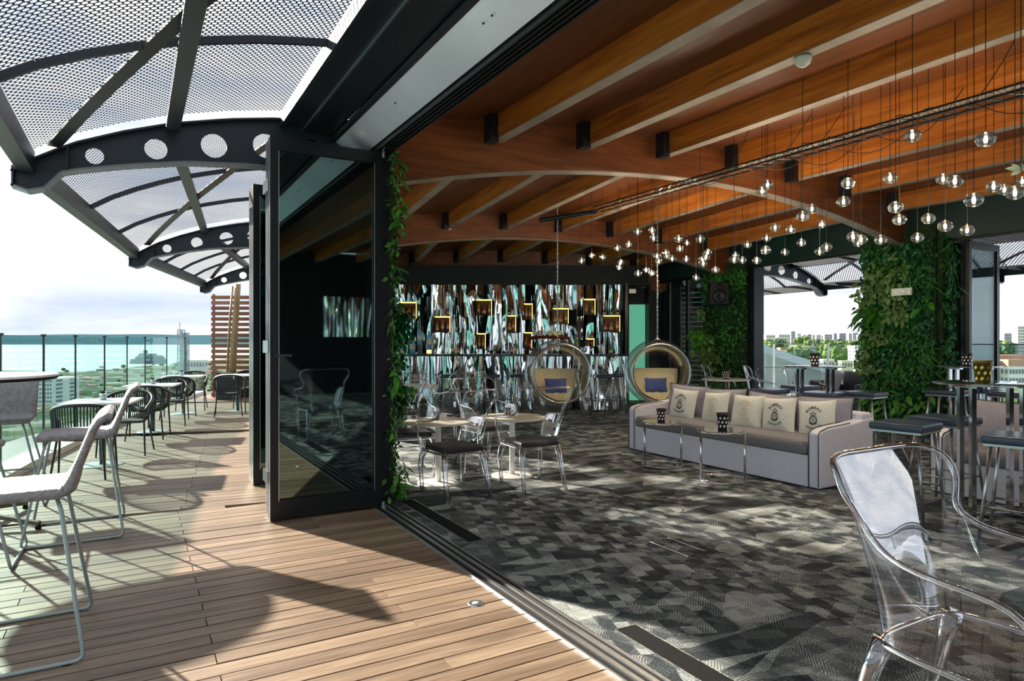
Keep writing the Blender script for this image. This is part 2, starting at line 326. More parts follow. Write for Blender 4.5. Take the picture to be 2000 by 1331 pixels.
def _ball(c, r, n, m_, sq):
    vs = [c+Vector((0, 0, -r*sq[2]))]; fs = []
    for i in range(1, m_):
        a = -PI/2+PI*i/m_
        for j in range(n): vs.append(c+Vector((r*sq[0]*math.cos(a)*math.cos(2*PI*j/n), r*sq[1]*math.cos(a)*math.sin(2*PI*j/n), r*sq[2]*math.sin(a))))
    vs.append(c+Vector((0, 0, r*sq[2]))); T = len(vs)-1
    for j in range(n): fs.append((0, 1+(j+1) % n, 1+j)); fs.append((T, 1+(m_-2)*n+j, 1+(m_-2)*n+(j+1) % n))
    for i in range(m_-2):
        for j in range(n): fs.append((1+i*n+j, 1+i*n+(j+1) % n, 1+(i+1)*n+(j+1) % n, 1+(i+1)*n+j))
    return vs, fs
def thing(name, label=None, cat=None, loc=(0, 0, 0), rz=0, group=None, kind=None):
    o = bpy.data.objects.new(name, None); o.empty_display_size = .1; C.objects.link(o); o.location = loc; o.rotation_euler = (0, 0, rz)
    tag(o, label, cat, group, kind); return o
def tag(o, label=None, cat=None, group=None, kind=None):
    if label: o['label'] = label
    if cat: o['category'] = cat
    if group: o['group'] = group
    if kind: o['kind'] = kind
    return o
KIDS = {}
def dup(root, loc, rz=0, label=None, group=None, scale=None):
    def cp(o, par):
        c = o.copy(); C.objects.link(c)
        if par is not None: c.parent = par
        for ch in kids(o): cp(ch, c)
        return c
    r = cp(root, None); r.location = loc; r.rotation_euler = (0, 0, rz)
    if label: r['label'] = label
    if group: r['group'] = group
    if scale: r.scale = scale
    return r
def kids(o): return [x for x in o.children]
def plate(outline, holes, thick, name, m, parent=None, mw=None):
    """flat plate in the XZ plane with round holes"""
    cu = bpy.data.curves.new(name, 'CURVE'); cu.dimensions = '2D'; cu.fill_mode = 'BOTH'; cu.extrude = thick/2
    sp = cu.splines.new('POLY'); sp.points.add(len(outline)-1); sp.use_cyclic_u = True
    for p, (x, y) in zip(sp.points, outline): p.co = (x, y, 0, 1)
    for (hx, hy, r) in holes:
        sp = cu.splines.new('POLY'); sp.points.add(23); sp.use_cyclic_u = True
        for i, p in enumerate(sp.points): p.co = (hx+r*math.cos(2*PI*i/24), hy+r*math.sin(2*PI*i/24), 0, 1)
    o = bpy.data.objects.new('tmp', cu); C.objects.link(o)
    me = bpy.data.meshes.new_from_object(o.evaluated_get(bpy.context.evaluated_depsgraph_get())); bpy.data.objects.remove(o)
    me.transform(Matrix.Rotation(PI/2, 4, 'X')); me.materials.clear(); me.materials.append(M[m])
    for p in me.polygons: p.material_index = 0
    o = bpy.data.objects.new(name, me); C.objects.link(o); o.parent = parent; return o
def text_verts(txt, size):
    cu = bpy.data.curves.new('t', 'FONT'); cu.body = txt; cu.size = size; cu.resolution_u = 2; cu.align_x = 'CENTER'; cu.offset = size*.025
    o = bpy.data.objects.new('tmp', cu); C.objects.link(o)
    me = bpy.data.meshes.new_from_object(o.evaluated_get(bpy.context.evaluated_depsgraph_get())); bpy.data.objects.remove(o)
    return [v.co.copy() for v in me.vertices], [tuple(p.vertices) for p in me.polygons]
ORD = 'first second third fourth fifth sixth seventh eighth ninth tenth eleventh twelfth thirteenth fourteenth fifteenth sixteenth seventeenth eighteenth nineteenth'.split()
TENS = {2: 'twenty', 3: 'thirty', 4: 'forty', 5: 'fifty', 6: 'sixty', 7: 'seventy', 8: 'eighty'}
def ordinal(n):
    if n < 20: return ORD[n-1]
    t, r = divmod(n, 10)
    return (TENS[t]+'-'+ORD[r-1]) if r else (TENS[t][:-1]+'ieth')
def rotz(a): return Matrix.Rotation(a, 3, 'Z')

# ---------------------------------------------------------------- plan of the building
L = [Vector((1.89, -7, 0)), Vector((1.89, 6.05, 0)), Vector((2.56, 11.1, 0)), Vector((3.88, 16.0, 0)), Vector((5.8, 20.6, 0))]
R = [Vector((10.55, -7, 0)), Vector((10.55, 5.85, 0)), Vector((10.82, 9.6, 0)), Vector((11.1, 12.0, 0))]
APEX = [3.47, 3.45, 3.34, 3.19]
def zarch(k, s): return APEX[k]-.56*(2*s-1)**2
def zroof(k, s): return APEX[k]+.42-.33*(2*s-1)**2
def ceil_pt(k, s, t, dz=0):       # bay k between arches k and k+1
    a = L[k].lerp(R[k], s); b = L[k+1].lerp(R[k+1], s); p = a.lerp(b, t)
    return Vector((p.x, p.y, zroof(k, s)*(1-t)+zroof(k+1, s)*t+dz))
# ---------------------------------------------------------------- floors
mb = MB()
poly = [L[0]+Vector((.03, 0, 0)), L[1], L[2], L[3], R[3], R[2], R[1], R[0]]
n = len(poly); mb.add([p for p in poly]+[p-Vector((0, 0, .2)) for p in poly], [tuple(range(n-1, -1, -1)), tuple(range(n, 2*n))]+[(i, (i+1) % n, n+(i+1) % n, n+i) for i in range(n)])
floor = mb.build('floor', 'carpet', kind='structure')
# two dark floor grilles near the threshold and two floor box strips
def grille(name, p, q, w_, nb, label):
    p, q = Vector(p), Vector(q); d = (q-p).normalized(); s = Vector((-d.y, d.x, 0)); L_ = (q-p).length
    g = thing(name, label, 'floor grille', (p.x, p.y, 0), math.atan2(d.y, d.x), group='floor grilles in the carpet')
    fr = MB()
    for y in (-w_/2, w_/2): fr.box((L_/2, y, .004), (L_, .008, .012))
    for x in (0, L_): fr.box((x, 0, .004), (.008, w_, .012))
    fr.build('frame', 'stool_steel', g)
    b_ = MB(); b_.box((L_/2, 0, .001), (L_-.01, w_-.01, .004)); b_.build('tray', 'wall_dark', g)
    for i in range(nb):
        y = -w_/2+w_*(i+.5)/nb; bb = MB(); bb.box((L_/2, y, .006), (L_-.012, w_/nb*.5, .010)); bb.build('slat', 'grille_black', g)
grille('floor_grille', (2.14, 1.45, 0), (2.14, 2.57, 0), .125, 9, 'black linear floor grille in carpet at bottom edge beside metal threshold')
grille('floor_grille', (2.13, 4.2, 0), (2.13, 5.6, 0), .13, 7, 'black linear floor grille in dark carpet near glass folding door')
for k, (u1, v1, u2, v2) in enumerate([(1271, 1062, 1341, 1089), (1307, 1054, 1374, 1078)]):
    a, b = floor_at(u1, v1), floor_at(u2, v2); mb = MB(); mb.beam(a+Vector((0, 0, .003)), b+Vector((0, 0, .003)), .012, .008)
    for q in (a, b): mb.box(q+Vector((0, 0, .003)), (.025, .025, .008))
    o = mb.build('floor_strip', 'stool_steel'); tag(o, ['thin bright metal strip set in carpet, nearer the deck', 'thin bright metal strip set in carpet, farther from the deck'][k], 'metal strip', 'metal strips of a floor box')

# deck: base slab, then planks one by one
def fr_pt(P, hd, x, y, z=0):     # local frame of a facade bay: x across (negative is outside), y along
    return P+Vector((x*math.cos(hd)+y*math.sin(hd), -x*math.sin(hd)+y*math.cos(hd), z))
HD = [0, math.radians(7.6), math.radians(15), math.radians(22.7)]
deck = thing('floor_terrace', kind='structure')
mb = MB(); pts = [(-2.6, -5), (-2.6, 6), (-1.6, 12), (.1, 17.2), (2.2, 21.5), (6, 21), (3.88, 16), (2.56, 11.1), (1.89, 6), (1.89, -5)]
n = len(pts); mb.add([(x, y, -.035) for x, y in pts]+[(x, y, -.4) for x, y in pts], [tuple(range(n-1, -1, -1)), tuple(range(n, 2*n))]+[(i, (i+1) % n, n+(i+1) % n, n+i) for i in range(n)])
mb.build('base', 'wall_dark', deck)
plank_me = None
def plank(P, hd, x0, x1, y, wd=.1035):
    global plank_me
    if plank_me is None:
        q = MB(); q.box((0, 0, -.0125), (1, wd, .025)); o = q.build('plank', 'deck_wood', deck); plank_me = o.data
    else:
        o = bpy.data.objects.new('plank', plank_me); C.objects.link(o); o.parent = deck
    o.location = fr_pt(P, hd, (x0+x1)/2, y, random.uniform(-.0012, .0012)); o.rotation_euler = (0, 0, -hd+random.uniform(-.0006, .0006)); o.scale = (x1-x0, 1, 1)
PITCH = .1135
RAILX = -1.62
y = -.6; i = 0
while y < 6.5:
    xr = 1.80 if y < 6.02 else min(1.80, 1.89-(y-6.05)/math.tan(HD[1]))
    j1 = .325 if i % 2 == 0 else random.choice([1.22, 1.25, -.55, -.6])
    if xr - j1 > .15:
        plank(Vector((0, 0, 0)), 0, -1.45, j1-.0025, y); plank(Vector((0, 0, 0)), 0, j1+.0025, xr, y)
    elif xr > -1.2: plank(Vector((0, 0, 0)), 0, -1.45, xr, y)
    y += PITCH; i += 1
y = .09; i = 0
while y < 5.05:
    j1 = -1.56+.012*(i % 3) if i % 2 == 0 else random.choice([-2.4, -.7, -.72])
    plank(L[1], HD[1], -3.25, j1-.0025, y); plank(L[1], HD[1], j1+.0025, -.07, y); y += PITCH; i += 1
mb = MB()
for k, ln in ((2, 5.1), (3, 4.8)):
    y = .1
    while y < ln:
        mm = Matrix.Rotation(-HD[k], 3, 'Z'); mb.box(fr_pt(L[k], HD[k], -1.7, y, -.0125), (3.2, .106, .025), mm); y += PITCH
mb.build('far_planks', 'deck_wood', deck, kind='stuff')
# recessed deck light
t = thing('deck_light', 'small round recessed uplight set in the wooden deck', 'deck light', tuple(floor_at(929, 1180)))
MB().lathe([(.0, .002), (.026, .003), (.040, .005), (.044, .002), (.044, -.02)], 24).build('rim', 'aluminium', t, smooth=True)
MB().lathe([(.0, .0075), (.014, .0065), (.02, .004)], 20).build('lens', 'plastic_white', t, smooth=True)
# kerb and glass railing along the terrace
kp = [Vector((-1.47, -5, 0)), Vector((-1.47, 5.8, 0)), Vector((-.98, 9.15, 0)), Vector((-.58, 11.2, 0)), Vector((.48, 16.1, 0)), Vector((1.75, 19.8, 0))]
kerb = thing('trim_1', kind='structure')
mb = MB()
for a, b in zip(kp, kp[1:]):
    mb.beam(a+Vector((-.16, 0, .02)), b+Vector((-.16, 0, .02)), .30, .12)
mb.build('kerb', 'kerb_stone', kerb)
rail = thing('glass_railing', 'frameless clear glass balustrade with slim dark posts along the deck edge', 'railing', (-1.7, 6, 0))
rp = [Vector((-1.75, -2, 0)), Vector((-1.72, 5.6, 0)), Vector((-1.22, 8.7, 0)), Vector((-.78, 11.46, 0)), Vector((.22, 16.0, 0)), Vector((1.45, 19.7, 0))]
def walk(pts, step, start=0):
    out = []; acc = start
    for a, b in zip(pts, pts[1:]):
        Ls = (b-a).length
        while acc < Ls: out.append(a.lerp(b, acc/Ls)); acc += step
        acc -= Ls
    return out
posts = walk([rp[2], rp[3], rp[4], rp[5]], 1.48); back_posts = [rp[2]-(rp[2]-rp[1]).normalized()*1.48*i for i in (1, 2)] + [Vector((-1.72, 5.6-1.48*i, 0)) for i in range(5)]
allp = list(reversed(back_posts))+posts
for p in allp:
    q = MB(); q.beam(p+Vector((.0, 0, .06)), p+Vector((0, 0, 1.50)), .022, .05); q.box(p+Vector((0, 0, 1.515)), (.055, .055, .03)); q.build('post', 'dark_tube', rail).location = -Vector(rail.location)
for a, b in zip(allp, allp[1:]):
    d = (b-a).normalized(); q = MB(); q.beam(a+d*.02+Vector((0, 0, .80)), b-d*.02+Vector((0, 0, .80)), .012, 1.42); q.build('pane', 'rail_glass', rail).location = -Vector(rail.location)

# ---------------------------------------------------------------- left facade
wl = thing('wall_left', kind='structure')
# aluminium threshold track
thr = thing('trim_2', kind='structure')
for x, w_, z, m_ in [(1.80, .012, .012, 'aluminium'), (1.825, .028, .004, 'grille_black'), (1.856, .022, .014, 'aluminium'), (1.885, .026, .004, 'grille_black'), (1.912, .022, .014, 'aluminium'), (1.94, .028, .003, 'grille_black'), (1.962, .012, .010, 'aluminium')]:
    MB().box((x, .3, z/2-.01), (w_, 10.6, z+.02)).build('rail', m_, thr)
def facade(k, y0, y1, z0=3.10):
    """header, tracks and soffit of bay k (local y from y0 to y1)"""
    hd = HD[k]; P = L[1] if k == 0 else L[k]
    def seg(x, z, w_, h_, m_, name):
        MB().beam(fr_pt(P, hd, x, y0, z), fr_pt(P, hd, x, y1, z), w_, h_).build(name, m_, wl)
    seg(.02, z0+.30, .16, .55, 'wall_dark', 'header')
    for x in (-.075, -.045, -.012, .022, .055): seg(x, z0+.012, .012, .05, 'door_frame', 'track')
    seg(-.01, z0+.045, .20, .02, 'black_metal', 'track')
    # pale sloping fascia
    a, b, c_, d_ = fr_pt(P, hd, -.30, y0, z0+.16), fr_pt(P, hd, -.095, y0, z0+.025), fr_pt(P, hd, -.095, y1, z0+.025), fr_pt(P, hd, -.30, y1, z0+.16)
    up = Vector((0, 0, .02)); MB().add([a, b, c_, d_, a+up, b+up, c_+up, d_+up], [(0, 1, 2, 3), (7, 6, 5, 4), (0, 4, 5, 1), (1, 5, 6, 2), (2, 6, 7, 3), (3, 7, 4, 0)]).build('fascia', 'fascia_metal', wl)
    seg(-.32, z0+.17, .035, .035, 'black_metal', 'soffit_lip')
    seg(-.46, z0+.22, .25, .03, 'soffit_metal', 'soffit'); seg(-.585, z0+.235, .012, .03, 'flange_steel', 'soffit_joint')
    seg(-.68, z0+.25, .18, .03, 'soffit_metal', 'soffit')
    seg(-.775, z0+.26, .03, .10, 'canopy_steel', 'soffit_edge')
    seg(-.33, z0+.45, .72, .04, 'black_metal', 'roof_edge')
facade(0, -11, .05); facade(1, 0, 5.1, 3.02); facade(2, 0, 5.1, 2.92)
# screws on the fascia
for yy in (2.2, 3.1, 3.2, 4.6):
    MB().ball((1.665, yy, 3.195), .007, 8, 6).build('screw', 'black_metal', wl)
def column(P, hd, y0, y1, x0, x1, h_, name='column', par=None, m_='black_metal'):
    q = MB(); c_ = fr_pt(P, hd, (x0+x1)/2, (y0+y1)/2, h_/2); q.box(c_, (x1-x0, y1-y0, h_), Matrix.Rotation(-hd, 3, 'Z')); return q.build(name, m_, par)
column(Vector((1.89, 0, 0)), 0, 5.62, 6.95, -.03, .09, 3.5, par=wl)
column(L[2], HD[2], -.35, .5, -.05, .12, 3.4, par=wl)
# glazed wall of the farther bays
def glazing(k, y0, y1, nb, h_, par, x=0, glass='clear_glass', P=None, hd=None):
    P = P or L[k]; hd = HD[k] if hd is None else hd
    for i in range(nb+1):
        y = y0+(y1-y0)*i/nb; q = MB(); q.box(fr_pt(P, hd, x, y, h_/2), (.06, .07, h_), Matrix.Rotation(-hd, 3, 'Z')); q.build('mullion', 'door_frame', par)
    for z in (.05, h_-.03):
        MB().beam(fr_pt(P, hd, x, y0, z), fr_pt(P, hd, x, y1, z), .06, .08).build('transom', 'door_frame', par)
    for i in range(nb):
        a = y0+(y1-y0)*i/nb+.04; b = y0+(y1-y0)*(i+1)/nb-.04
        MB().beam(fr_pt(P, hd, x, a, h_/2), fr_pt(P, hd, x, b, h_/2), .012, h_-.14).build('pane', glass, par)
glazing(2, .5, 4.9, 5, 2.92, wl)
# the folding glass door: four leaves folded together, opened square to the facade
def leaf(par, x0, x1, y, h_=3.07, glass='door_glass', handle=False, t_=.055, st=.062):
    q = thing('door_leaf'); q.parent = par
    f = MB()
    for x in (x0+st/2, x1-st/2): f.box((x, y, h_/2+.01), (st, t_, h_))
    for z, hh in ((.085, .15), (h_-.05, .10)): f.box(((x0+x1)/2, y, z+.01), (x1-x0-2*st, t_, hh))
    f.build('frame', 'door_frame', q)
    MB().box(((x0+x1)/2, y, h_/2+.03), (x1-x0-2*st+.01, .010, h_-.24)).build('pane', glass, q)
    e_ = MB()
    for x in (x0+st+.004, x1-st-.004): e_.box((x, y-t_/2-.001, h_/2+.03), (.006, .006, h_-.26))
    e_.build('bead', 'aluminium' , q)
    return q
fd = thing('door_1', kind='structure')
for i in range(4):
    lf = leaf(fd, .94+.006*i, 1.86, 5.50+.075*i, handle=(i == 0))
e_ = MB()
for i in range(4):
    e_.box((.936+.006*i, 5.50+.075*i-.028, 1.55), (.004, .006, 3.05)); e_.box((.936+.006*i, 5.50+.075*i+.028, 1.55), (.004, .004, 3.05))
e_.build('seal', 'aluminium', fd)
q = MB(); q.box((.975, 5.465, 1.36), (.028, .012, .14)); q.beam((.975, 5.45, 1.33), (1.10, 5.43, 1.33), .016, .018); q.build('handle', 'black_metal', fd)
for z in (.35, 1.4, 2.7):
    q = MB()
    for i in range(3): q.tube([(.93, 5.537+.075*i, z-.05), (.93, 5.537+.075*i, z+.05)], .011, 8)
    q.build('hinge', 'aluminium', fd)
q = MB(); q.tube([(1.87, 5.46, .0), (1.87, 5.46, .06)], .016, 10); q.box((1.87, 5.46, .01), (.04, .04, .02)); q.build('pivot', 'aluminium', fd)
q = MB(); q.tube([(1.87, 5.46, 3.03), (1.87, 5.46, 3.10)], .012, 10); q.build('pivot', 'aluminium', fd)
fd2 = thing('door_2', kind='structure')
for i in range(4): leaf(fd2, 1.03, 1.93, 6.96+.07*i, h_=3.0)

# ---------------------------------------------------------------- canopies of perforated steel
def cprof(x):    # height of the canopy sheet against distance from the facade line (x negative outside)
    xs = [(-2.66, 2.70), (-2.57, 2.78), (-2.29, 2.955), (-1.95, 3.10), (-1.62, 3.215), (-1.2, 3.32), (-.85, 3.385), (-.74, 3.40), (0, 3.5), (.5, 3.5)]
    for (a, za), (b, zb) in zip(xs, xs[1:]):
        if x <= b: return za+(zb-za)*(x-a)/(b-a)
    return xs[-1][1]
def perf_real(fn, Lx, Ly, pitch, name, m_, par):
    """sheet with real hexagonal holes in staggered rows; fn maps metres (a, b) to a point"""
    nx, ny = int(Lx/pitch), int(Ly/(pitch*.88)); vs = []; fs = []
    r = pitch*.43; px, py = Lx/nx, Ly/ny
    for j in range(ny):
        off = .5*px if j % 2 else 0
        for i in range(nx if not off else nx-1):
            cx, cy = off+(i+.5)*px, (j+.5)*py; b = len(vs)
            oc = [(cx-px/2, cy-py/2), (cx, cy-py/2), (cx+px/2, cy-py/2), (cx+px/2, cy+py/2), (cx, cy+py/2), (cx-px/2, cy+py/2)]
            ih = [(cx+r*math.cos(math.radians(a)), cy+r*math.sin(math.radians(a))) for a in (-150, -90, -30, 30, 90, 150)]
            vs += [fn(*p) for p in oc+ih]
            for k in range(6): fs.append((b+k, b+(k+1) % 6, b+6+(k+1) % 6, b+6+k))
    q = MB(); q.add(vs, fs); return q.build(name, m_, par)
def canopy(P, hd, y0, y1, side, label, real, name='steel_canopy', drop=0, brackets=(1,), ribs=3, braces=()):
    t = thing(name, label, 'canopy', tuple(P), -hd, group='perforated steel canopies around the roof')
    s_ = side                                       # -1: outside lies at negative x, +1: outside at positive x
    X = lambda x: -x*s_ if s_ > 0 else x
    pt = lambda x, y, dz=0: Vector((X(x), y, cprof(x)+dz-drop))
    XO, XM, XI = -2.57, -1.62, -.76
    for nm_, xa, xb in (('outer_sheet', XO, XM), ('inner_sheet', XM, XI+.05)):
        if real:
            perf_real(lambda a, b: pt(xa+a, y0+b, .055), xb-xa, y1-y0, .034, nm_, 'canopy_steel', t)
        else:
            q = MB(); q.grid(lambda a, b: pt(xa+(xb-xa)*a, y0+(y1-y0)*b, .055), 8, 1); o = q.build(nm_, 'perforated', t)
            uvl = o.data.uv_layers.new(name='uv')
            for lp in o.data.loops:
                co = o.data.vertices[lp.vertex_index].co; uvl.data[lp.index].uv = (co.x, co.y)
    for nm_, x, w_, h_ in (('outer_edge_beam', XO, .10, .16), ('middle_beam', XM, .06, .11), ('inner_edge_beam', XI, .05, .11)):
        q = MB(); q.beam(pt(x, y0, -.02), pt(x, y1, -.02), w_, h_)
        if nm_ == 'middle_beam': q.beam(pt(x, y0, -.08), pt(x, y1, -.08), .10, .012)
        q.build(nm_, 'canopy_steel', t)
    MB().beam(pt(XI+.035, y0, -.05), pt(XI+.035, y1, -.05), .018, .03).build('gutter_lip', 'fascia_metal', t)
    for i in range(1, ribs+1):
        y = y1-(y1-y0)*i/(ribs+1) if ribs else 0
        q = MB(); xs = [XO+(XI-XO)*j/8 for j in range(9)]
        for a, b in zip(xs, xs[1:]): q.beam(pt(a, y, .025), pt(b, y, .025), .03, .045)
        q.build('rib', 'canopy_steel', t)
    for (xa, ya, xb, yb) in braces:
        q = MB(); n_ = 8
        for j in range(n_):
            f0, f1 = j/n_, (j+1)/n_; q.beam(pt(xa+(xb-xa)*f0, ya+(yb-ya)*f0, .0), pt(xa+(xb-xa)*f1, ya+(yb-ya)*f1, .0), .085, .012)
        q.build('brace', 'canopy_steel', t)
    for yb in brackets:
        br = thing('bracket'); br.parent = t; br.location = (0, yb, 0)
        xs = [-2.66+.1*i for i in range(28)]
        top = [(X(x), cprof(x)-.03-drop) for x in xs]
        def low(x):
            ks = [(-2.66, 2.58), (-2.5, 2.53), (-2.35, 2.72), (-1.93, 2.82), (-1.52, 2.90), (-1.0, 2.945), (-.5, 2.93), (0.1, 2.86)]
            for (a, za), (b, zb) in zip(ks, ks[1:]):
                if x <= b: return za+(zb-za)*(x-a)/(b-a)
            return 2.86
        bot = [(X(x), low(x)-drop) for x in xs]
        plate(top+bot[::-1], [(X(-2.15), 2.87-drop, .062), (X(-1.735), 2.985-drop, .082), (X(-1.31), 3.075-drop, .10), (X(-.90), 3.135-drop, .105), (X(-.5), 3.15-drop, .105)], .014, 'web', 'canopy_steel', br)
        q = MB()
        for (a, za), (b, zb) in zip(top, top[1:]): q.beam((a, 0, za+.008), (b, 0, zb+.008), .15, .014)
        q.build('top_flange', 'canopy_steel', br)
        q = MB()
        for (a, za), (b, zb) in zip(bot, bot[1:]): q.beam((a, 0, za), (b, 0, zb), .15, .014)
        q.build('bottom_flange', 'flange_steel', br)
        MB().beam((X(-2.65), 0, 2.57-drop), (X(-2.65), 0, 2.72-drop), .15, .012, up=(1, 0, 0)).build('end_plate', 'canopy_steel', br)
        MB().beam((X(-2.32), 0, 2.74-drop), (X(-2.32), 0, 2.92-drop), .13, .012, up=(1, 0, 0)).build('stiffener', 'canopy_steel', br)
    return t
canopy(Vector((1.89, 5.98, 0)), 0, -9.5, -.04, -1, 'large perforated steel canopy nearest the camera above the deck chairs', True, brackets=(0,), ribs=5, braces=((-2.4, -.1, -.8, -4.2), (-2.4, -9.0, -.8, -4.9)))
canopy(Vector((1.89, 5.98, 0)), HD[1], .06, 5.15, -1, 'middle perforated steel canopy behind the first holed bracket', True, brackets=(5.2,), ribs=2, braces=((-2.4, 5.0, -.8, .6),))
canopy(fr_pt(Vector((1.89, 5.98, 0)), HD[1], 0, 5.2), HD[2], .06, 5.1, -1, 'smallest farthest perforated steel canopy over the deck end', False, brackets=(5.15,), ribs=3, braces=((-2.4, 5.0, -.8, .6),))
canopy(R[1]+Vector((0, -.15, 0)), 0, -6.5, -.04, 1, 'perforated steel canopy outside right facade beyond folded glass door', False, brackets=(0,), drop=.1, ribs=3, braces=((-2.4, -.1, -.8, -3),))
canopy(R[1]+Vector((0, -.15, 0)), math.radians(4.6), .04, 3.85, 1, 'perforated steel canopy seen through the opening beside the large green wall', False, brackets=(3.8,), drop=.1, ribs=2, braces=((-2.4, 3.6, -.8, .4),))
canopy(R[2]+Vector((0.02, -.1, 0)), math.radians(7), .04, 3.3, 1, 'farthest right perforated steel canopy seen through the narrow glazed panels', False, brackets=(3.3,), drop=.1, ribs=2)

# ---------------------------------------------------------------- ceiling: deck boards, arches, purlins
ceil = thing('ceiling', kind='structure')
for k in range(3):
    q = MB(); NU = 24; q.grid(lambda a, b: ceil_pt(k, a, b), NU, 6)
    nv = len(q.v); q.v += [(x, y, z+.12) for x, y, z in q.v]; q.f += [tuple(i+nv for i in reversed(f)) for f in q.f]
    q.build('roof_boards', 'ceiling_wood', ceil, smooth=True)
for k in range(1, 4):
    a, b = L[k], R[k]; d = (b-a).normalized(); sd_ = Vector((-d.y, d.x, 0))*.08
    q = MB(); N_ = 30
    for i in range(N_+1):
        s = i/N_; p = a.lerp(b, s); zt, zb = zroof(k, s)+.02, zarch(k, s)
        q.v += [tuple(p-sd_+Vector((0, 0, zb))), tuple(p+sd_+Vector((0, 0, zb))), tuple(p+sd_+Vector((0, 0, zt))), tuple(p-sd_+Vector((0, 0, zt)))]
    for i in range(N_):
        for j in range(4): q.f.append((i*4+j, i*4+(j+1) % 4, (i+1)*4+(j+1) % 4, (i+1)*4+j))
    q.f += [(3, 2, 1, 0), tuple(N_*4+j for j in range(4))]
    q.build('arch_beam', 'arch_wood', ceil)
    q = MB()
    for i in range(N_):
        s0, s1 = i/N_, (i+1)/N_
        q.beam(a.lerp(b, s0)+Vector((0, 0, zarch(k, s0)-.006)), a.lerp(b, s1)+Vector((0, 0, zarch(k, s1)-.006)), .165, .012)
    q.build('arch_trim', 'beam_grey', ceil)
for k in range(3):
    for i in range(8):
        s = (2.075+1.115*i-1.89)/8.66
        t0, t1 = (0, .985) if k == 0 else (.012, .985)
        p, q_ = ceil_pt(k, s, t0, -.12), ceil_pt(k, s, t1, -.12)
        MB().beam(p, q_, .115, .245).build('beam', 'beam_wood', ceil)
        MB().beam(p-Vector((0, 0, .125)), q_-Vector((0, 0, .125)), .116, .008).build('beam_underside', 'beam_grey', ceil)
        d = (q_-p).normalized(); sdv = Vector((d.y, -d.x, 0)).normalized()
        hb = MB(); hb.box(q_-sdv*.10-d*.06-Vector((0, 0, .02)), (.10, .13, .29)); hb.build('beam_shoe', 'black_metal', ceil)
        if k > 0:
            hb = MB(); hb.box(p-sdv*.09+d*.06, (.08, .12, .27)); hb.build('beam_shoe', 'black_metal', ceil)

# ---------------------------------------------------------------- far wall behind the bar
wb = thing('wall_back', kind='structure')
DW = 15.95
def barpt(lat, d, z=0): return FW*d+RT*lat+Vector((0, 0, z))
RB = rotz(-math.radians(30))
def barbox(q, lat, d, z, sz): q.box(barpt(lat, d, z), sz, RB); return q
barbox(MB(), 0, DW+.1, 1.8, (8.2, .1, 3.8)).build('panel', 'wall_dark', wb)
barbox(MB(), 0, DW-.35, 2.98, (6.4, .5, .46)).build('bulkhead', 'wall_dark', wb)
barbox(MB(), 3.0, DW-.02, 1.05, (.46, .04, 2.55)).build('green_lit_doorway', 'green_room_glow', wb)  # flat glowing panel stands in for the green-lit opening
barbox(MB(), 2.74, DW-.2, 1.4, (.06, .5, 2.8)).build('jamb', 'wall_dark', wb)
barbox(MB(), 3.27, DW-.2, 1.4, (.06, .5, 2.8)).build('jamb', 'wall_dark', wb)
q = MB(); barbox(q, 2.83, 15.4, 2.61, (.16, .02, .10)); barbox(q, 2.83, 15.385, 2.61, (.12, .01, .02)); o = q.build('wall_sign', 'stool_steel'); tag(o, 'small pale rectangular sign above the green-lit doorway by the bar', 'sign')
wf = thing('wall_front', kind='structure')
MB().box((6.2, -7.1, 1.9), (9, .15, 3.9)).build('panel', 'wall_dark', wf)
# ---------------------------------------------------------------- right facade
wr = thing('wall_right', kind='structure')
for a, b, z in ((R[0], R[1], 2.96), (R[1], R[2], 2.94), (R[2], R[3]+Vector((.03, .3, 0)), 2.90)):
    MB().beam(a+Vector((0, 0, z+.27)), b+Vector((0, 0, z+.27)), .2, .55).build('header', 'green_black', wr)
    for dx in (-.04, .03): MB().beam(a+Vector((dx, 0, z-.01)), b+Vector((dx, 0, z-.01)), .02, .05).build('track', 'door_frame', wr)
column(Vector((10.55, 0, 0)), 0, 5.33, 6.42, -.06, .14, 3.4, par=wr)
hr = math.radians(4.6)
column(Vector((10.76, 8.97, 0)), hr, 0, 1.28, -.06, .14, 3.3, par=wr)
column(Vector((10.76, 8.97, 0)), hr, -.12, 0.02, -.09, .17, 3.3, par=wr)
glazing(0, 0, 2.0, 3, 2.9, wr, P=Vector((10.88, 10.28, 0)), hd=math.radians(6))
dr = thing('door_3', kind='structure')
for i in range(4):
    q = leaf(dr, 10.62, 11.52, 5.0+.07*i, h_=2.9, glass='clear_glass')
# speaker
t = thing('wall_speaker', 'black rectangular loudspeaker hung high beside the narrow ivy column', 'speaker', tuple(at(1403, 13.3, 2.18)), math.radians(-35))
MB().box((0, 0, .22), (.38, .26, .46)).build('cabinet', 'speaker_black', t, bevel=.02)
MB().lathe([(0, .0), (.06, .02), (.13, .03), (.14, .01)], 24).build('woofer', 'black_metal', t, smooth=True).matrix_local = Matrix.Translation((0, -.13, .16)) @ Matrix.Rotation(PI/2, 4, 'X')
MB().lathe([(0, .0), (.03, .01), (.05, .0)], 20).build('tweeter', 'black_metal', t, smooth=True).matrix_local = Matrix.Translation((0, -.135, .36)) @ Matrix.Rotation(PI/2, 4, 'X')
MB().beam((0, .12, .25), (.5, .75, .30), .03, .03).build('bracket', 'black_metal', t)
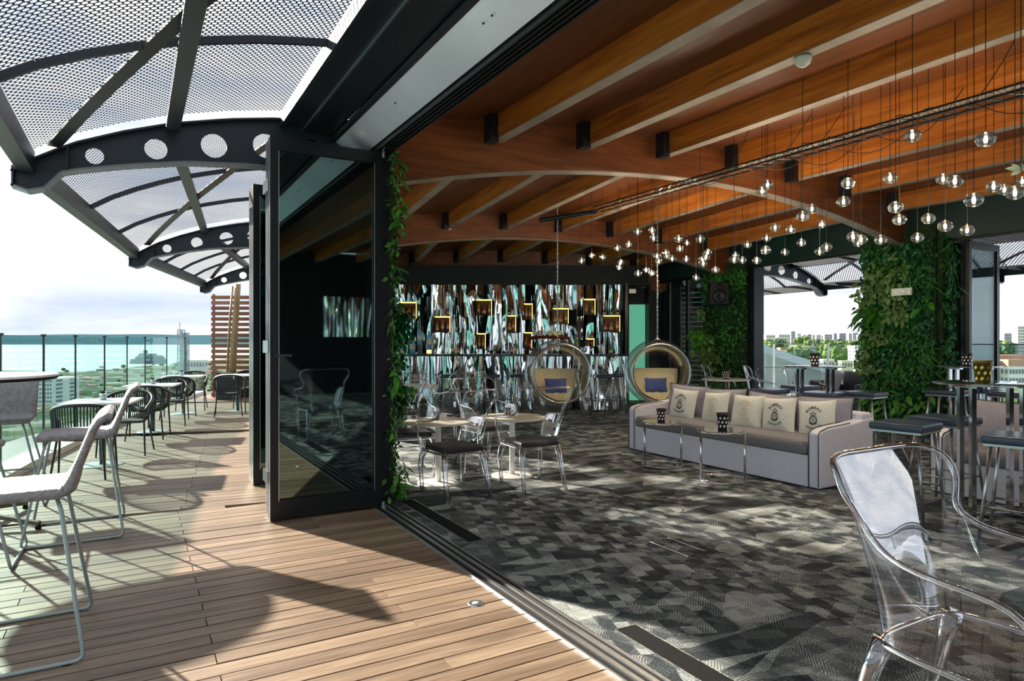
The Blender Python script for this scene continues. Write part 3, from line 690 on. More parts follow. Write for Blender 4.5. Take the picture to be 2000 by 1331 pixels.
# right terrace floor, railing, slatted screens
q = MB(); q.box((14.2, 5, -.12), (7.2, 22, .2)); o = q.build('terrace_floor', 'terrace_pale', kind='structure')
rr = thing('glass_railing', 'clear glass balustrade beyond the right facade in front of the city', 'railing', (15.4, 5, 0))
rpts = [Vector((14.1, y, 0)) for y in (1.0, 2.5, 4.0, 5.5, 7.0, 8.25, 9.6, 11.1, 12.5)]
for p in rpts: MB().beam(p, p+Vector((0, 0, 1.36)), .025, .05).build('post', 'stool_steel', rr).location = -rr.location
for a, b in zip(rpts, rpts[1:]): MB().beam(a+Vector((0, .03, .72)), b+Vector((0, -.03, .72)), .012, 1.25).build('pane', 'rail_glass2', rr).location = -rr.location
MB().beam(rpts[0]+Vector((0, 0, 1.375)), rpts[-1]+Vector((0, 0, 1.375)), .04, .02).build('handrail', 'dark_tube', rr).location = -rr.location
def slat_screen(p, q_, z0, z1, n_, label, gap=.35, post=True):
    p, q_ = Vector(p), Vector(q_); t = thing('slatted_screen', label, 'screen', (p.x, p.y, 0), math.atan2((q_-p).y, (q_-p).x)); Ls = (q_-p).length
    ph = (z1-z0)/n_
    for i in range(n_): MB().box((Ls/2, 0, z0+ph*(i+.5)), (Ls, .025, ph*(1-gap))).build('slat', 'screen_wood', t)
    for x in ((.05, Ls/2, Ls-.05) if Ls > 1 else (.04, Ls-.04)): MB().box((x, .035, (z0+z1)/2), (.05, .045, z1-z0+.04)).build('post', 'screen_wood', t)
slat_screen((1.72, 18.35, 0), (3.9, 17.1, 0), .0, 2.62, 19, 'brown wooden slatted screen closing the far end of the deck')
slat_screen((11.6, 13.3, 0), (12.15, 11.0, 0), .12, 2.75, 22, 'dark slatted wooden screen behind the narrow glazed panels at right', gap=.2)
# ---------------------------------------------------------------- the bar
bar = thing('bar_counter', 'long bar counter faced with rippled mirror panels and thin black top', 'bar counter', tuple(barpt(0, 13.65)), -math.radians(30))
# bar frame: local x = to the right in plan, local y = away from the camera
BL, BRt = -2.9, 2.33
def foil(par, x, y, z0, z1, w_, name, yaw, amp):
    q = MB(); ph = random.uniform(0, 6); k1 = random.uniform(.7, 2.2); tw = random.uniform(-.35, .35)
    def fn(a, b):
        xx = (a-.5)*w_; zz = b*(z1-z0)
        th = yaw+tw*(b-.5)*2
        bulge = amp*(1-(2*a-1)**2)+.018*math.sin(ph+k1*zz*2.4+a*2.2)
        return (xx*math.cos(th), xx*math.sin(th)-bulge, zz)
    q.grid(fn, 7, 16); o = q.build(name, 'mirror_foil', par, smooth=True); o.location = (x, y, z0); return o
x = BL; i = 0
while x < BRt-.05:
    w_ = random.choice([.15, .19, .23]); foil(bar, x+w_/2, -.02, .01, 1.12, w_*1.0, 'mirror_panel', random.choice([-.45, -.2, .05, .3, .5]), random.uniform(-.03, .06)); x += w_*.97
MB().box(((BL+BRt)/2, .30, .56), (BRt-BL, .55, 1.12)).build('body', 'bar_black', bar)
MB().box(((BL+BRt)/2, .22, 1.148), (BRt-BL+.1, .62, .03)).build('worktop', 'bar_black', bar, bevel=.004)
bb = thing('back_bar', 'wall of tall rippled mirror panels rising behind the bar bottles', 'back bar', tuple(barpt(0, 15.35)), -math.radians(30))
MB().box((-.15, .14, 1.4), (5.75, .04, 2.76)).build('backing', 'wall_dark', bb)
x = -3.0
while x < 2.6:
    w_ = random.choice([.14, .17, .21, .25]); foil(bb, x+w_/2, 0, .0, 2.76, w_, 'mirror_panel', random.choice([-.5, -.25, .05, .3, .5]), random.uniform(-.03, .06)); x += w_*.98
MB().box((2.66, 0, 1.4), (.06, .25, 2.8)).build('end_frame', 'bar_black', bb)
fm = thing('mirror_art', 'framed strip of rippled mirror panels on the wall behind the camera, reflected in the door', 'mirror', (5.1, -7.0, 1.55))
fm.rotation_euler = (0, 0, PI)
for i in range(8): foil(fm, -.62+.165*i, -.03, 0, 1.1, .165, 'mirror_panel', random.choice([-.4, 0, .4]), .03)
MB().box((0, .02, .55), (1.36, .03, 1.12)).build('backing', 'wall_dark', fm)
# bottles
def bottle_proto(name, prof, glass, label=True, cap='bottle_dark'):
    t = thing(name, 'x', 'bottle', (0, 0, -50))
    MB().lathe(prof, 10).build('glass', glass, t, smooth=True)
    r = prof[1][0]; zc = prof[2][1]*.55
    if label: MB().lathe([(r+.001, zc-.035), (r+.0015, zc+.035)], 10).build('paper_label', 'bottle_label', t)
    zt, rt = prof[-1][1], prof[-2][0]; MB().lathe([(rt+.003, zt-.015), (rt+.003, zt+.012), (0, zt+.013)], 8).build('cap', cap, t)
    return t
tall = [(0, 0), (.036, .004), (.037, .19), (.030, .225), (.013, .26), (.012, .30), (0, .302)]
squat = [(0, 0), (.048, .004), (.05, .13), (.038, .17), (.014, .20), (.013, .235), (0, .237)]
square = [(0, 0), (.042, .003), (.044, .20), (.036, .215), (.014, .225), (.014, .262), (0, .264)]
BP = {}
for g in ('amber', 'green', 'clear', 'red', 'dark'):
    BP[g, 't'] = (tall, g); BP[g, 's'] = (squat, g)
made = {}; bottle_n = {}
def put_bottle(lat, d, z, g, sh, where, rz=0, sc=1):
    key = (g, sh); nm = {'amber': 'amber', 'green': 'green', 'clear': 'clear', 'red': 'dark red', 'dark': 'black', 'blue': 'pale blue'}[g]
    shn = {'t': 'tall', 's': 'squat', 'q': 'square-shouldered'}[sh]
    kk = (nm, shn, where); bottle_n[kk] = bottle_n.get(kk, 0)+1; n_ = bottle_n[kk]
    lab = ('%s %s bottle %s' % (shn, nm, where)) if n_ == 1 else ('%s %s bottle %s, %s such from the left' % (shn, nm, where, ordinal(n_)))
    loc = tuple(barpt(lat, d, z))
    if key not in made:
        o = bottle_proto('bottle', {'t': tall, 's': squat, 'q': square}[sh], 'bottle_'+g); o.location = loc; o['label'] = lab; made[key] = o
    else: o = dup(made[key], loc, rz, lab)
    o['group'] = 'bottles behind the bar'; o.scale = (sc, sc, sc); return o
# lit shelf boxes on the mirror wall
boxes = [(782, 815, 591, 623, 'topmost left', 1, 0), (849, 880, 619, 650, 'second-left', 1, 1), (930, 961, 586, 617, 'high third', 1, 0), (990, 1008, 617, 649, 'small green', 1, 1),
         (931, 949, 652, 683, 'low narrow', 1, 0), (1023, 1040, 594, 625, 'narrow upper', 1, 0), (1079, 1110, 603, 633, 'chain-side', 1, 1), (1023, 1039, 650, 681, 'tap-side', 1, 0),
         (1140, 1162, 585, 616, 'high right', 1, 0), (1177, 1210, 617, 649, 'rightmost', 1, 1), (1144, 1160, 662, 677, 'lowest small', 1, 1)]
DB = 15.12
for (u0, u1, v0, v1, lab, lit, top) in boxes:
    xa, xb = (u0-1000)/1280*DB, (u1-1000)/1280*DB; za, zb = EYE+(666-v1)/1280*DB, EYE+(666-v0)/1280*DB
    cx = (xa+xb)/2; w_, h_ = xb-xa, zb-za
    t = thing('shelf_box', 'amber-lit shelf box with bottles on the mirror wall, the %s one' % lab, 'shelf', tuple(barpt(cx, DB, za)), -math.radians(30), 'lit shelf boxes on the mirror wall')
    th = .016
    MB().box((0, 0, th/2), (w_, .17, th)).build('bottom_board', 'box_dark', t); MB().box((0, 0, h_-th/2), (w_, .17, th)).build('top_board', 'box_dark', t)
    for sx in (-1, 1): MB().box((sx*(w_/2-th/2), 0, h_/2), (th, .17, h_-2*th)).build('side_board', 'box_dark', t)
    MB().box((0, .08, h_/2), (w_-2*th, .01, h_-2*th)).build('back_board', 'box_dark', t)
    q = MB(); q.box((0, -.086, h_-.008), (w_, .008, .011)); q.box((w_/2-.009, -.086, h_/2), (.011, .008, h_)); q.build('light_strip', 'amber_light', t)
    q = MB(); q.box((0, .0, h_-th-.004), (w_-.05, .02, .006)); q.build('lamp', 'amber_light', t)
    nb = max(2, int((w_-.05)/.085)); sc = min(1, (h_-.06)/.32)
    for j in range(nb):
        put_bottle(cx-w_/2+.055+(w_-.11)*j/max(1, nb-1), DB-.01, za+th, random.choice(['amber', 'amber', 'amber', 'green' if 'green' in lab else 'red']), random.choice('ts'), 'in the %s shelf box' % lab, sc=sc)
    if top:
        for j in range(nb): put_bottle(cx-w_/2+.05+(w_-.1)*j/max(1, nb-1), DB-.01, zb, random.choice(['dark', 'clear', 'red', 'amber', 'green']), random.choice('ts'), 'atop the %s shelf box' % lab, sc=.72)
# things standing on the counter
for (u, z, nm) in [(805, 1.163, 'left'), (820, 1.36, 'middle one'), (838, 1.27, 'right one')]:
    o = put_bottle((u-1000)/1280*13.9, 13.9, z, 'blue', 'q', 'of the trio at the counter\'s left end, %s' % nm, sc=1.35)
def stand(u, z, name, m_, lab, w_=.12):
    t = thing(name, lab, 'stand', tuple(barpt((u-1000)/1280*13.9, 13.9, 1.163)), -math.radians(30))
    MB().box((0, 0, .008), (w_, w_, .016)).build('foot', 'bar_black', t); MB().box((0, 0, z/2), (w_*.7, w_*.7, z-.02)).build('core', m_, t); MB().box((0, 0, z-.008), (w_, w_, .016)).build('plate', 'bar_black', t)
stand(820, .195, 'bottle_stand', 'bar_black', 'small black box stand under the middle pale blue bottle'); stand(838, .105, 'bottle_stand', 'amber_light', 'small glowing amber box under the right pale blue bottle')
for i in range(14):
    u = random.choice([random.uniform(880, 905), random.uniform(975, 1018), random.uniform(1150, 1205)]) if i else 893
    put_bottle((u-1000)/1280*14.0, 14.0+random.uniform(-.08, .12), 1.163, random.choice(['clear', 'dark', 'red', 'clear', 'green']), random.choice('ts'), 'standing on the counter', sc=random.uniform(.6, .95))
# champagne bottle and red beer tap with round badges
put_bottle((1125-1000)/1280*14.0, 14.0, 1.163, 'green', 't', 'beside the red beer tap, large', sc=1.35)
t = thing('beer_tap', 'dark red arched beer tap tower topped with six round coloured badges', 'beer tap', tuple(barpt(.78, 13.85, 1.163)), -math.radians(30))
pts = [(-.45, 0, 0), (-.45, 0, .20), (-.43, 0, .29), (-.37, 0, .34), (-.28, 0, .36), (.34, 0, .36), (.42, 0, .33), (.46, 0, .26), (.47, 0, .18), (.47, 0, 0)]
MB().tube(pts, .036, 12).build('arch_tube', 'red_tube', t, smooth=True)
for i, m_ in enumerate(('b_pink', 'speaker_black', 'stool_steel', 'b_cream', 'gold_pot', 'gold_pot')):
    q = MB(); q.lathe([(0, .02), (.046, .02), (.05, .01), (.05, -.01), (0, -.01)], 16); o = q.build('badge', m_, t, smooth=False); o.matrix_local = Matrix.Translation((-.30+.105*i, -.02, .45)) @ Matrix.Rotation(PI/2, 4, 'X')
    q = MB(); q.lathe([(0, .0), (.028, .0), (.028, .006), (0, .006)], 12); o = q.build('badge_face', 'bottle_label', t); o.matrix_local = Matrix.Translation((-.30+.105*i, -.042, .45)) @ Matrix.Rotation(PI/2, 4, 'X')
    MB().tube([(-.30+.105*i, 0, .39), (-.30+.105*i, 0, .43)], .012, 8).build('badge_stem', 'stool_steel', t)
    MB().tube([(-.30+.105*i, -.03, .34), (-.30+.105*i, -.10, .31), (-.30+.105*i, -.10, .26)], .009, 8).build('spout', 'chrome', t)

# ---------------------------------------------------------------- seats and tables
def stool_proto(round_=False):
    t = thing('bar_stool', 'x', 'stool')
    if round_:
        MB().lathe([(0, .715), (.17, .72), (.18, .745), (.165, .775), (0, .785)], 28).build('seat', 'leather', t, smooth=True)
    else:
        MB().box((0, 0, .75), (.41, .41, .062)).build('seat', 'leather', t, bevel=.018)
        MB().box((0, 0, .712), (.38, .38, .018)).build('seat_frame', 'stool_steel', t)
    for sx in (-1, 1):
        for sy in (-1, 1):
            MB().tube([(sx*.15, sy*.15, .71), (sx*.215, sy*.215, .0)], .0125, 10).build('leg', 'stool_steel', t, smooth=True)
    q = MB(); k = .188
    q.tube([(-k, -k, .27), (k, -k, .27), (k, k, .27), (-k, k, .27)], .008, 8, closed=True); q.build('footrest', 'stool_steel', t, smooth=True)
    return t
st0 = stool_proto(); used = [0]
def stool(p, rz, label, group):
    if not used[0]: used[0] = 1; st0.location = (p[0], p[1], 0); st0.rotation_euler = (0, 0, rz); st0['label'] = label; st0['group'] = group; return st0
    return dup(st0, (p[0], p[1], 0), rz, label, group)
g1 = 'square blue-black bar stools at the high tables'
stool((5.50, 3.05), .12, 'square-seated bar stool directly behind the sofa arm, seat overlapping sofa end', g1)
stool((6.20, 3.10), -.1, 'square-seated bar stool behind the stool at the sofa arm, before grey sofa back', g1)
stool((5.45, 2.22), .25, 'bar stool cut by the right picture edge, nearest of the high stools', g1)
stool((8.32, 5.13), .1, 'bar stool right of the far high table, in front of green wall', g1)
stool((7.75, 5.35), .2, 'bar stool nearest in front of the far high table', g1)
stool((8.60, 6.30), -.1, 'bar stool behind the far high table, seat between its legs', g1)
stool((7.65, 6.10), .15, 'bar stool left of the far high table, above grey sofa cushion', g1)
stool((9.55, 4.75), .1, 'bar stool at foot of green wall, left of the glass door', g1)
stool((9.95, 4.15), -.1, 'bar stool under the high table with the black pot at right', g1)
stool((10.3, 4.6), .3, 'bar stool just behind the two stools near the glass door', g1)
sr = stool_proto(True); g2 = 'round stools along the mirror bar'; us = 0
for u, d, lab in [(875, 12.9, 'leftmost round dark stool in front of the mirror bar'), (960, 13.0, 'second round stool from left at the mirror bar'), (1012, 13.05, 'round bar stool just left of the bubble chair by the mirror bar'), (1105, 13.0, 'round bar stool seen through the left bubble chair'), (1181, 12.9, 'round stool standing free right of the left bubble chair'), (1206, 13.2, 'rightmost round stool at the end of the mirror bar')]:
    p = at(u, d)
    if not us: us = 1; sr.location = p; sr['label'] = lab; sr['group'] = g2
    else: dup(sr, tuple(p), random.uniform(0, 1), lab, g2)
def high_table(p, label, w_=.72, rz=0, top='table_glass'):
    t = thing('high_table', label, 'table', (p[0], p[1], 0), rz, 'high glass tables on square chrome legs')
    MB().lathe([(0, 1.085), (w_/2-.005, 1.085), (w_/2, 1.09), (w_/2, 1.098), (w_/2-.005, 1.102), (0, 1.102)], 48).build('glass_top', top, t, smooth=True)
    for sx in (-1, 1):
        for sy in (-1, 1): MB().box((sx*.21, sy*.07, .55), (.038, .038, 1.06)).build('leg', 'chrome', t)
        MB().box((sx*.21, 0, .015), (.05, .45, .03)).build('foot', 'chrome', t); MB().box((sx*.21, 0, 1.072), (.05, .3, .02)).build('top_bracket', 'chrome', t)
    MB().box((0, 0, .02), (.42, .04, .025)).build('foot_bar', 'chrome', t); return t
high_table((6.12, 2.70), 'nearest high glass table on chrome legs with gold pot', .82, -.5)
high_table((8.08, 5.70), 'far high glass table in front of the city view', .76, -.5)
high_table((9.85, 4.62), 'high glass table by the folded glass door with black pot', .76, -.5)
def pot(p, z, label, m_='pot_pattern', s_=1.0, leafy=False):
    t = thing('candle_pot', label, 'pot', (p[0], p[1], z)); t.scale = (s_, s_, s_)
    MB().lathe([(0, 0), (.038, 0), (.042, .004), (.052, .125), (.056, .128), (.056, .148), (.050, .148), (.046, .12), (.036, .02), (0, .02)], 24).build('body', m_, t, smooth=True)
    for i in range(3):
        for j in range(9):
            a = 2*PI*(j+.5*(i % 2))/9; z_ = .03+.036*i; r = .0435+.0095*z_/.12+.0015
            q = MB(); c = Vector((r*math.cos(a), r*math.sin(a), z_)); o1 = Vector((-math.sin(a), math.cos(a), 0)); up = Vector((0, 0, 1))
            q.add([c-o1*.011, c+up*.015+o1*.002, c+o1*.011, c-up*.013-o1*.003], [(0, 3, 2, 1)]); q.build('motif', 'gold_pot' if m_ == 'gold_dark' else 'white_paint', t)
    if leafy:
        q = MB(); 
        for j in range(24):
            a = random.uniform(0, 6.28); d = Vector((math.cos(a), math.sin(a), random.uniform(.2, 1.2))).normalized(); s0 = Vector((0, 0, .13)); s1 = s0+d*random.uniform(.05, .09); o1 = d.cross(Vector((0, 0, 1))).normalized()*.014
            q.add([s0, (s0+s1)/2+o1, s1, (s0+s1)/2-o1], [(0, 1, 2, 3)])
        q.build('sprig', 'candle_leaf', t)
    return t
mat('gold_dark', (.16, .12, .03), .3, .6)
pot((6.02, 2.72), 1.102, 'gold and black patterned candle pot on the nearest high table', 'gold_dark', 1.25)
pot((8.08, 5.70), 1.102, 'black patterned candle pot on the far high table', s_=1.2); pot((9.8, 4.62), 1.102, 'black patterned pot on the high table by the folded glass door', s_=1.2)
# low side tables with chrome hoops
def hoop_table(p, h_, r, label):
    t = thing('side_table', label, 'side table', (p[0], p[1], 0), group='round chrome side tables by the sofa')
    MB().tube([(r*math.cos(2*PI*i/40), r*math.sin(2*PI*i/40), .012) for i in range(40)], .011, 8, closed=True).build('base_ring', 'chrome', t, smooth=True)
    MB().tube([((r-.05)*math.cos(2*PI*i/40), (r-.05)*math.sin(2*PI*i/40), .010) for i in range(40)], .007, 8, closed=True).build('inner_ring', 'chrome', t, smooth=True)
    MB().tube([(r*math.cos(2*PI*i/40), r*math.sin(2*PI*i/40), h_-.012) for i in range(40)], .011, 8, closed=True).build('top_ring', 'chrome', t, smooth=True)
    MB().lathe([(0, h_-.008), (r-.006, h_-.008), (r-.006, h_), (0, h_)], 40).build('glass_top', 'table_glass', t, smooth=False)
    for a in (math.radians(-65), math.radians(165)): MB().tube([(r*math.cos(a), r*math.sin(a), .01), (r*math.cos(a), r*math.sin(a), h_)], .013, 10).build('post', 'chrome', t, smooth=True)
p1, p2 = floor_at(1294, 910), floor_at(1409, 939)
hoop_table(p1, .51, .225, 'chrome hooped glass side table at the left of the sofa'); hoop_table(p2, .525, .238, 'chrome hooped glass side table before the middle of the sofa')
pot(p1+Vector((.0, .02, 0)), .51, 'black and white patterned candle pot on the left side table'); pot(p2+Vector((.04, .02, 0)), .525, 'black and white patterned candle pot on the middle side table', s_=1.15)

# ---------------------------------------------------------------- sofas and cushions
def pillow_fn(w_, h_, t_):
    def y(x, z):
        a, b = min(1, abs(2*x/w_)), min(1, abs(2*z/h_)); return t_/2*((1-a**2.4)*(1-b**2.4))**.55
    return y
def pillow(name, w_, h_, t_, m_, par=None, pip=None, tuck=.07):
    f = pillow_fn(w_, h_, t_); q = MB(); N_ = 18
    def edge(a, b):
        x, z = (a-.5), (b-.5)
        k = 1-tuck*(1-(2*z)**2) if True else 1; k2 = 1-tuck*(1-(2*x)**2)
        return x*w_*k, z*h_*k2
    for s_ in (-1, 1):
        def fn(a, b, s_=s_):
            x, z = edge(a, b); yy = t_/2*((1-abs(2*a-1)**2.6)*(1-abs(2*b-1)**2.6))**.6
            yy += .006*math.sin(9*a+3*b)*(1 if yy > .01 else 0)
            return (x, s_*yy, z) if s_ < 0 else (x, yy, z)
        n0 = len(q.v); q.grid(fn, N_, N_)
        if s_ > 0: q.f = [f_ if min(f_) < n0 else tuple(reversed(f_)) for f_ in q.f]
    o = q.build(name, m_, par, smooth=True)
    if pip:
        pts = [Vector((*[edge(i/12, 0)[k] for k in (0,)], 0, edge(i/12, 0)[1])) for i in range(12)]+[Vector((edge(1, i/12)[0], 0, edge(1, i/12)[1])) for i in range(12)]+[Vector((edge(1-i/12, 1)[0], 0, edge(1-i/12, 1)[1])) for i in range(12)]+[Vector((edge(0, 1-i/12)[0], 0, edge(0, 1-i/12)[1])) for i in range(12)]
        MB().tube(pts, .006, 6, closed=True).build('piping', pip, o, smooth=True)
    return o
def place(o, loc, rz, tilt=0, roll=0):
    o.matrix_world = Matrix.Translation(loc) @ Matrix.Rotation(rz, 4, 'Z') @ Matrix.Rotation(tilt, 4, 'X') @ Matrix.Rotation(roll, 4, 'Y')
def sofa(x0, y0, y1, label, seat=True, depth=.88, bh=.66):
    Lh = y1-y0; t = thing('sofa', label, 'sofa', (x0, (y0+y1)/2, 0), -PI/2, 'pale grey fabric sofas')
    # local: x along the sofa (+x = towards +... ), y depth away from the room's left
    hl = Lh/2
    MB().box((0, depth/2+.02, .165), (Lh-.28, depth-.06, .31)).build('base', 'sofa_fabric', t, bevel=.02)
    MB().box((0, .015, .165), (Lh-.27, .02, .31)).build('front_skirt', 'sofa_fabric', t, bevel=.008)
    def slab(xc):
        q = MB(); w_ = .13; ys = [0, .06, .14, .5, depth]; zs = [.545, .575, .59, .615, .66]
        for xx in (xc-w_/2, xc+w_/2):
            pass
        n_ = len(ys); vs = []
        for y_, z_ in zip(ys, zs): vs += [(xc-w_/2, y_, .01), (xc+w_/2, y_, .01), (xc+w_/2, y_, z_), (xc-w_/2, y_, z_)]
        fs = [(3, 2, 1, 0), tuple((n_-1)*4+j for j in range(4))]
        for i in range(n_-1):
            for j in range(4): fs.append((i*4+j, i*4+(j+1) % 4, (i+1)*4+(j+1) % 4, (i+1)*4+j))
        q.add(vs, fs); a = q.build('arm', 'sofa_fabric', t, bevel=.022)
        pq = MB()
        for xx in (xc-w_/2+.012, xc+w_/2-.012): pq.tube([(xx, -.004, .03), (xx, -.004, .53), (xx, .02, .565), (xx, .14, .598), (xx, .5, .622)], .005, 6)
        pq.build('piping', 'piping', a, smooth=True)
    slab(-hl+.065); slab(hl-.065)
    MB().box((0, depth-.09, .36), (Lh-.02, .18, .70)).build('back', 'sofa_fabric', t, bevel=.03)
    if seat:
        o = MB().box((0, .36, .385), (Lh-.28, .76, .15)).build('seat_cushion', 'sofa_seat', t, bevel=.055)
        pq = MB(); zz = .33
        pq.tube([(-hl+.16, .0, zz), (hl-.16, .0, zz)], .005, 6); pq.tube([(-hl+.16, .0, zz+.11), (hl-.16, .0, zz+.11)], .004, 6); pq.build('piping', 'piping', o, smooth=True)
    return t
s1 = sofa(5.73, 3.99, 6.81, 'long pale grey sofa with five printed cream cushions in the room centre')
s2 = sofa(6.62, .75, 3.45, 'pale grey sofa partly hidden behind the stools and clear chair at right', depth=.85)
for i, (y, rz, zz) in enumerate([(6.40, .05, .63), (5.78, -.04, .62), (5.08, .03, .61), (4.42, -.05, .62)]):
    o = pillow('back_cushion', .70, .46, .20, 'sofa_back', pip='piping'); place(o, (6.41, y, zz), -PI/2+rz, -.12, [.03, -.05, .04, -.04][i])
    tag(o, 'mauve-grey back cushion with dark piping, %s from the left on the long sofa' % ORD[i], 'cushion', 'back cushions on the long sofa')
for i, (y, rz) in enumerate([(3.02, .04), (2.33, -.05), (1.62, .03)]):
    o = pillow('back_cushion', .72, .46, .2, 'sofa_back', pip='piping'); place(o, (7.2, y, .64), -PI/2+rz, -.12, .02)
    tag(o, 'mauve-grey back cushion, %s from the left on the sofa behind the stools' % ORD[i], 'cushion', 'back cushions on the rear sofa')
def printed_cushion(label, loc, rz, tilt, roll, kind, sz=.42):
    o = pillow('printed_cushion', sz, sz, .15, 'linen'); tag(o, label, 'cushion', 'cream printed cushions on the long sofa')
    m_ = 'print_dark' if kind == 'dark' else 'print_gold'
    def surf(x, z):
        bb = z/sz; aa = x/sz
        for _ in range(3): aa, bb = x/sz/(1-.07*(1-(2*bb)**2)), z/sz/(1-.07*(1-(2*aa)**2))
        f = max(0, (1-abs(2*aa)**2.6)*(1-abs(2*bb)**2.6))**.6
        return Vector((x, -(.15/2*f+.006*math.sin(9*(aa+.5)+3*(bb+.5)))-.0035, z))
    def arc_text(txt, R_, z0, size, up):
        q = MB(); n_ = len(txt); span = .155/R_*1.0
        for i, ch in enumerate(txt):
            a = (i-(n_-1)/2)/(n_-1)*span*1.1
            vs, fs = text_verts(ch, size); ca, sa = math.cos(a), math.sin(a)
            if up: cx, cz = R_*sa, z0+R_*(ca-1); rot = -a
            else: cx, cz = R_*sa, z0-R_*(ca-1); rot = a
            vv = [surf(cx+v.x*math.cos(rot)-(v.y-size*.3)*math.sin(rot), cz+v.x*math.sin(rot)+(v.y-size*.3)*math.cos(rot)) for v in vs]
            q.add(vv, fs)
        q.build('lettering', m_, o)
    arc_text('BOMBAY', .085, .118, .044, True); arc_text('SAPPHIRE', .12, -.105, .036, False)
    q = MB()      # emblem: ring round a shield, crown above
    def seg(pts, w_):
        for (x0, z0), (x1, z1) in zip(pts, pts[1:]):
            dx, dz = x1-x0, z1-z0; l = math.hypot(dx, dz) or 1; nx, nz = -dz/l*w_/2, dx/l*w_/2
            q.add([surf(x0+nx, z0+nz), surf(x0-nx, z0-nz), surf(x1-nx, z1-nz), surf(x1+nx, z1+nz)], [(0, 1, 2, 3)])
    seg([(.040*math.cos(2*PI*i/24), -.012+.040*math.sin(2*PI*i/24)) for i in range(25)], .011)
    seg([(-.016, .004), (.016, .004), (.014, -.016), (0, -.032), (-.014, -.016), (-.016, .004)], .006)
    seg([(-.024, .034), (-.030, .062), (-.013, .048), (0, .072), (.013, .048), (.030, .062), (.024, .034), (-.024, .034)], .006)
    seg([(0, .072), (0, .086)], .005); seg([(-.007, .08), (.007, .08)], .004)
    seg([(-.046, -.035), (-.03, -.052), (0, -.060), (.03, -.052), (.046, -.035)], .009)
    q.build('emblem', m_, o); place(o, loc, rz, tilt, roll)
cz = .61
for (u, d, rz, tilt, roll, kd, lab) in [
    (1335, 8.30, .1, -.22, .04, 'dark', 'cream cushion with dark crest print at the far left end of the sofa'),
    (1397, 7.80, -.05, -.25, -.08, 'gold', 'cream cushion with faded gold print, left of the two gold ones'),
    (1459, 7.42, .1, -.25, -.02, 'gold', 'cream cushion with faded gold print, right of the two gold ones'),
    (1541, 6.92, .05, -.2, -.06, 'dark', 'cream cushion with dark crest print between gold cushion and sofa end'),
    (1612, 6.55, .1, -.2, -.10, 'dark', 'cream cushion with dark crest print against the right sofa arm')]:
    printed_cushion(lab, (6.20 if u < 1600 else 6.27, {1335: 6.28, 1397: 5.73, 1459: 5.25, 1541: 4.82, 1612: 4.40}[u], cz), -PI/2+rz, tilt, roll, kd, .42)

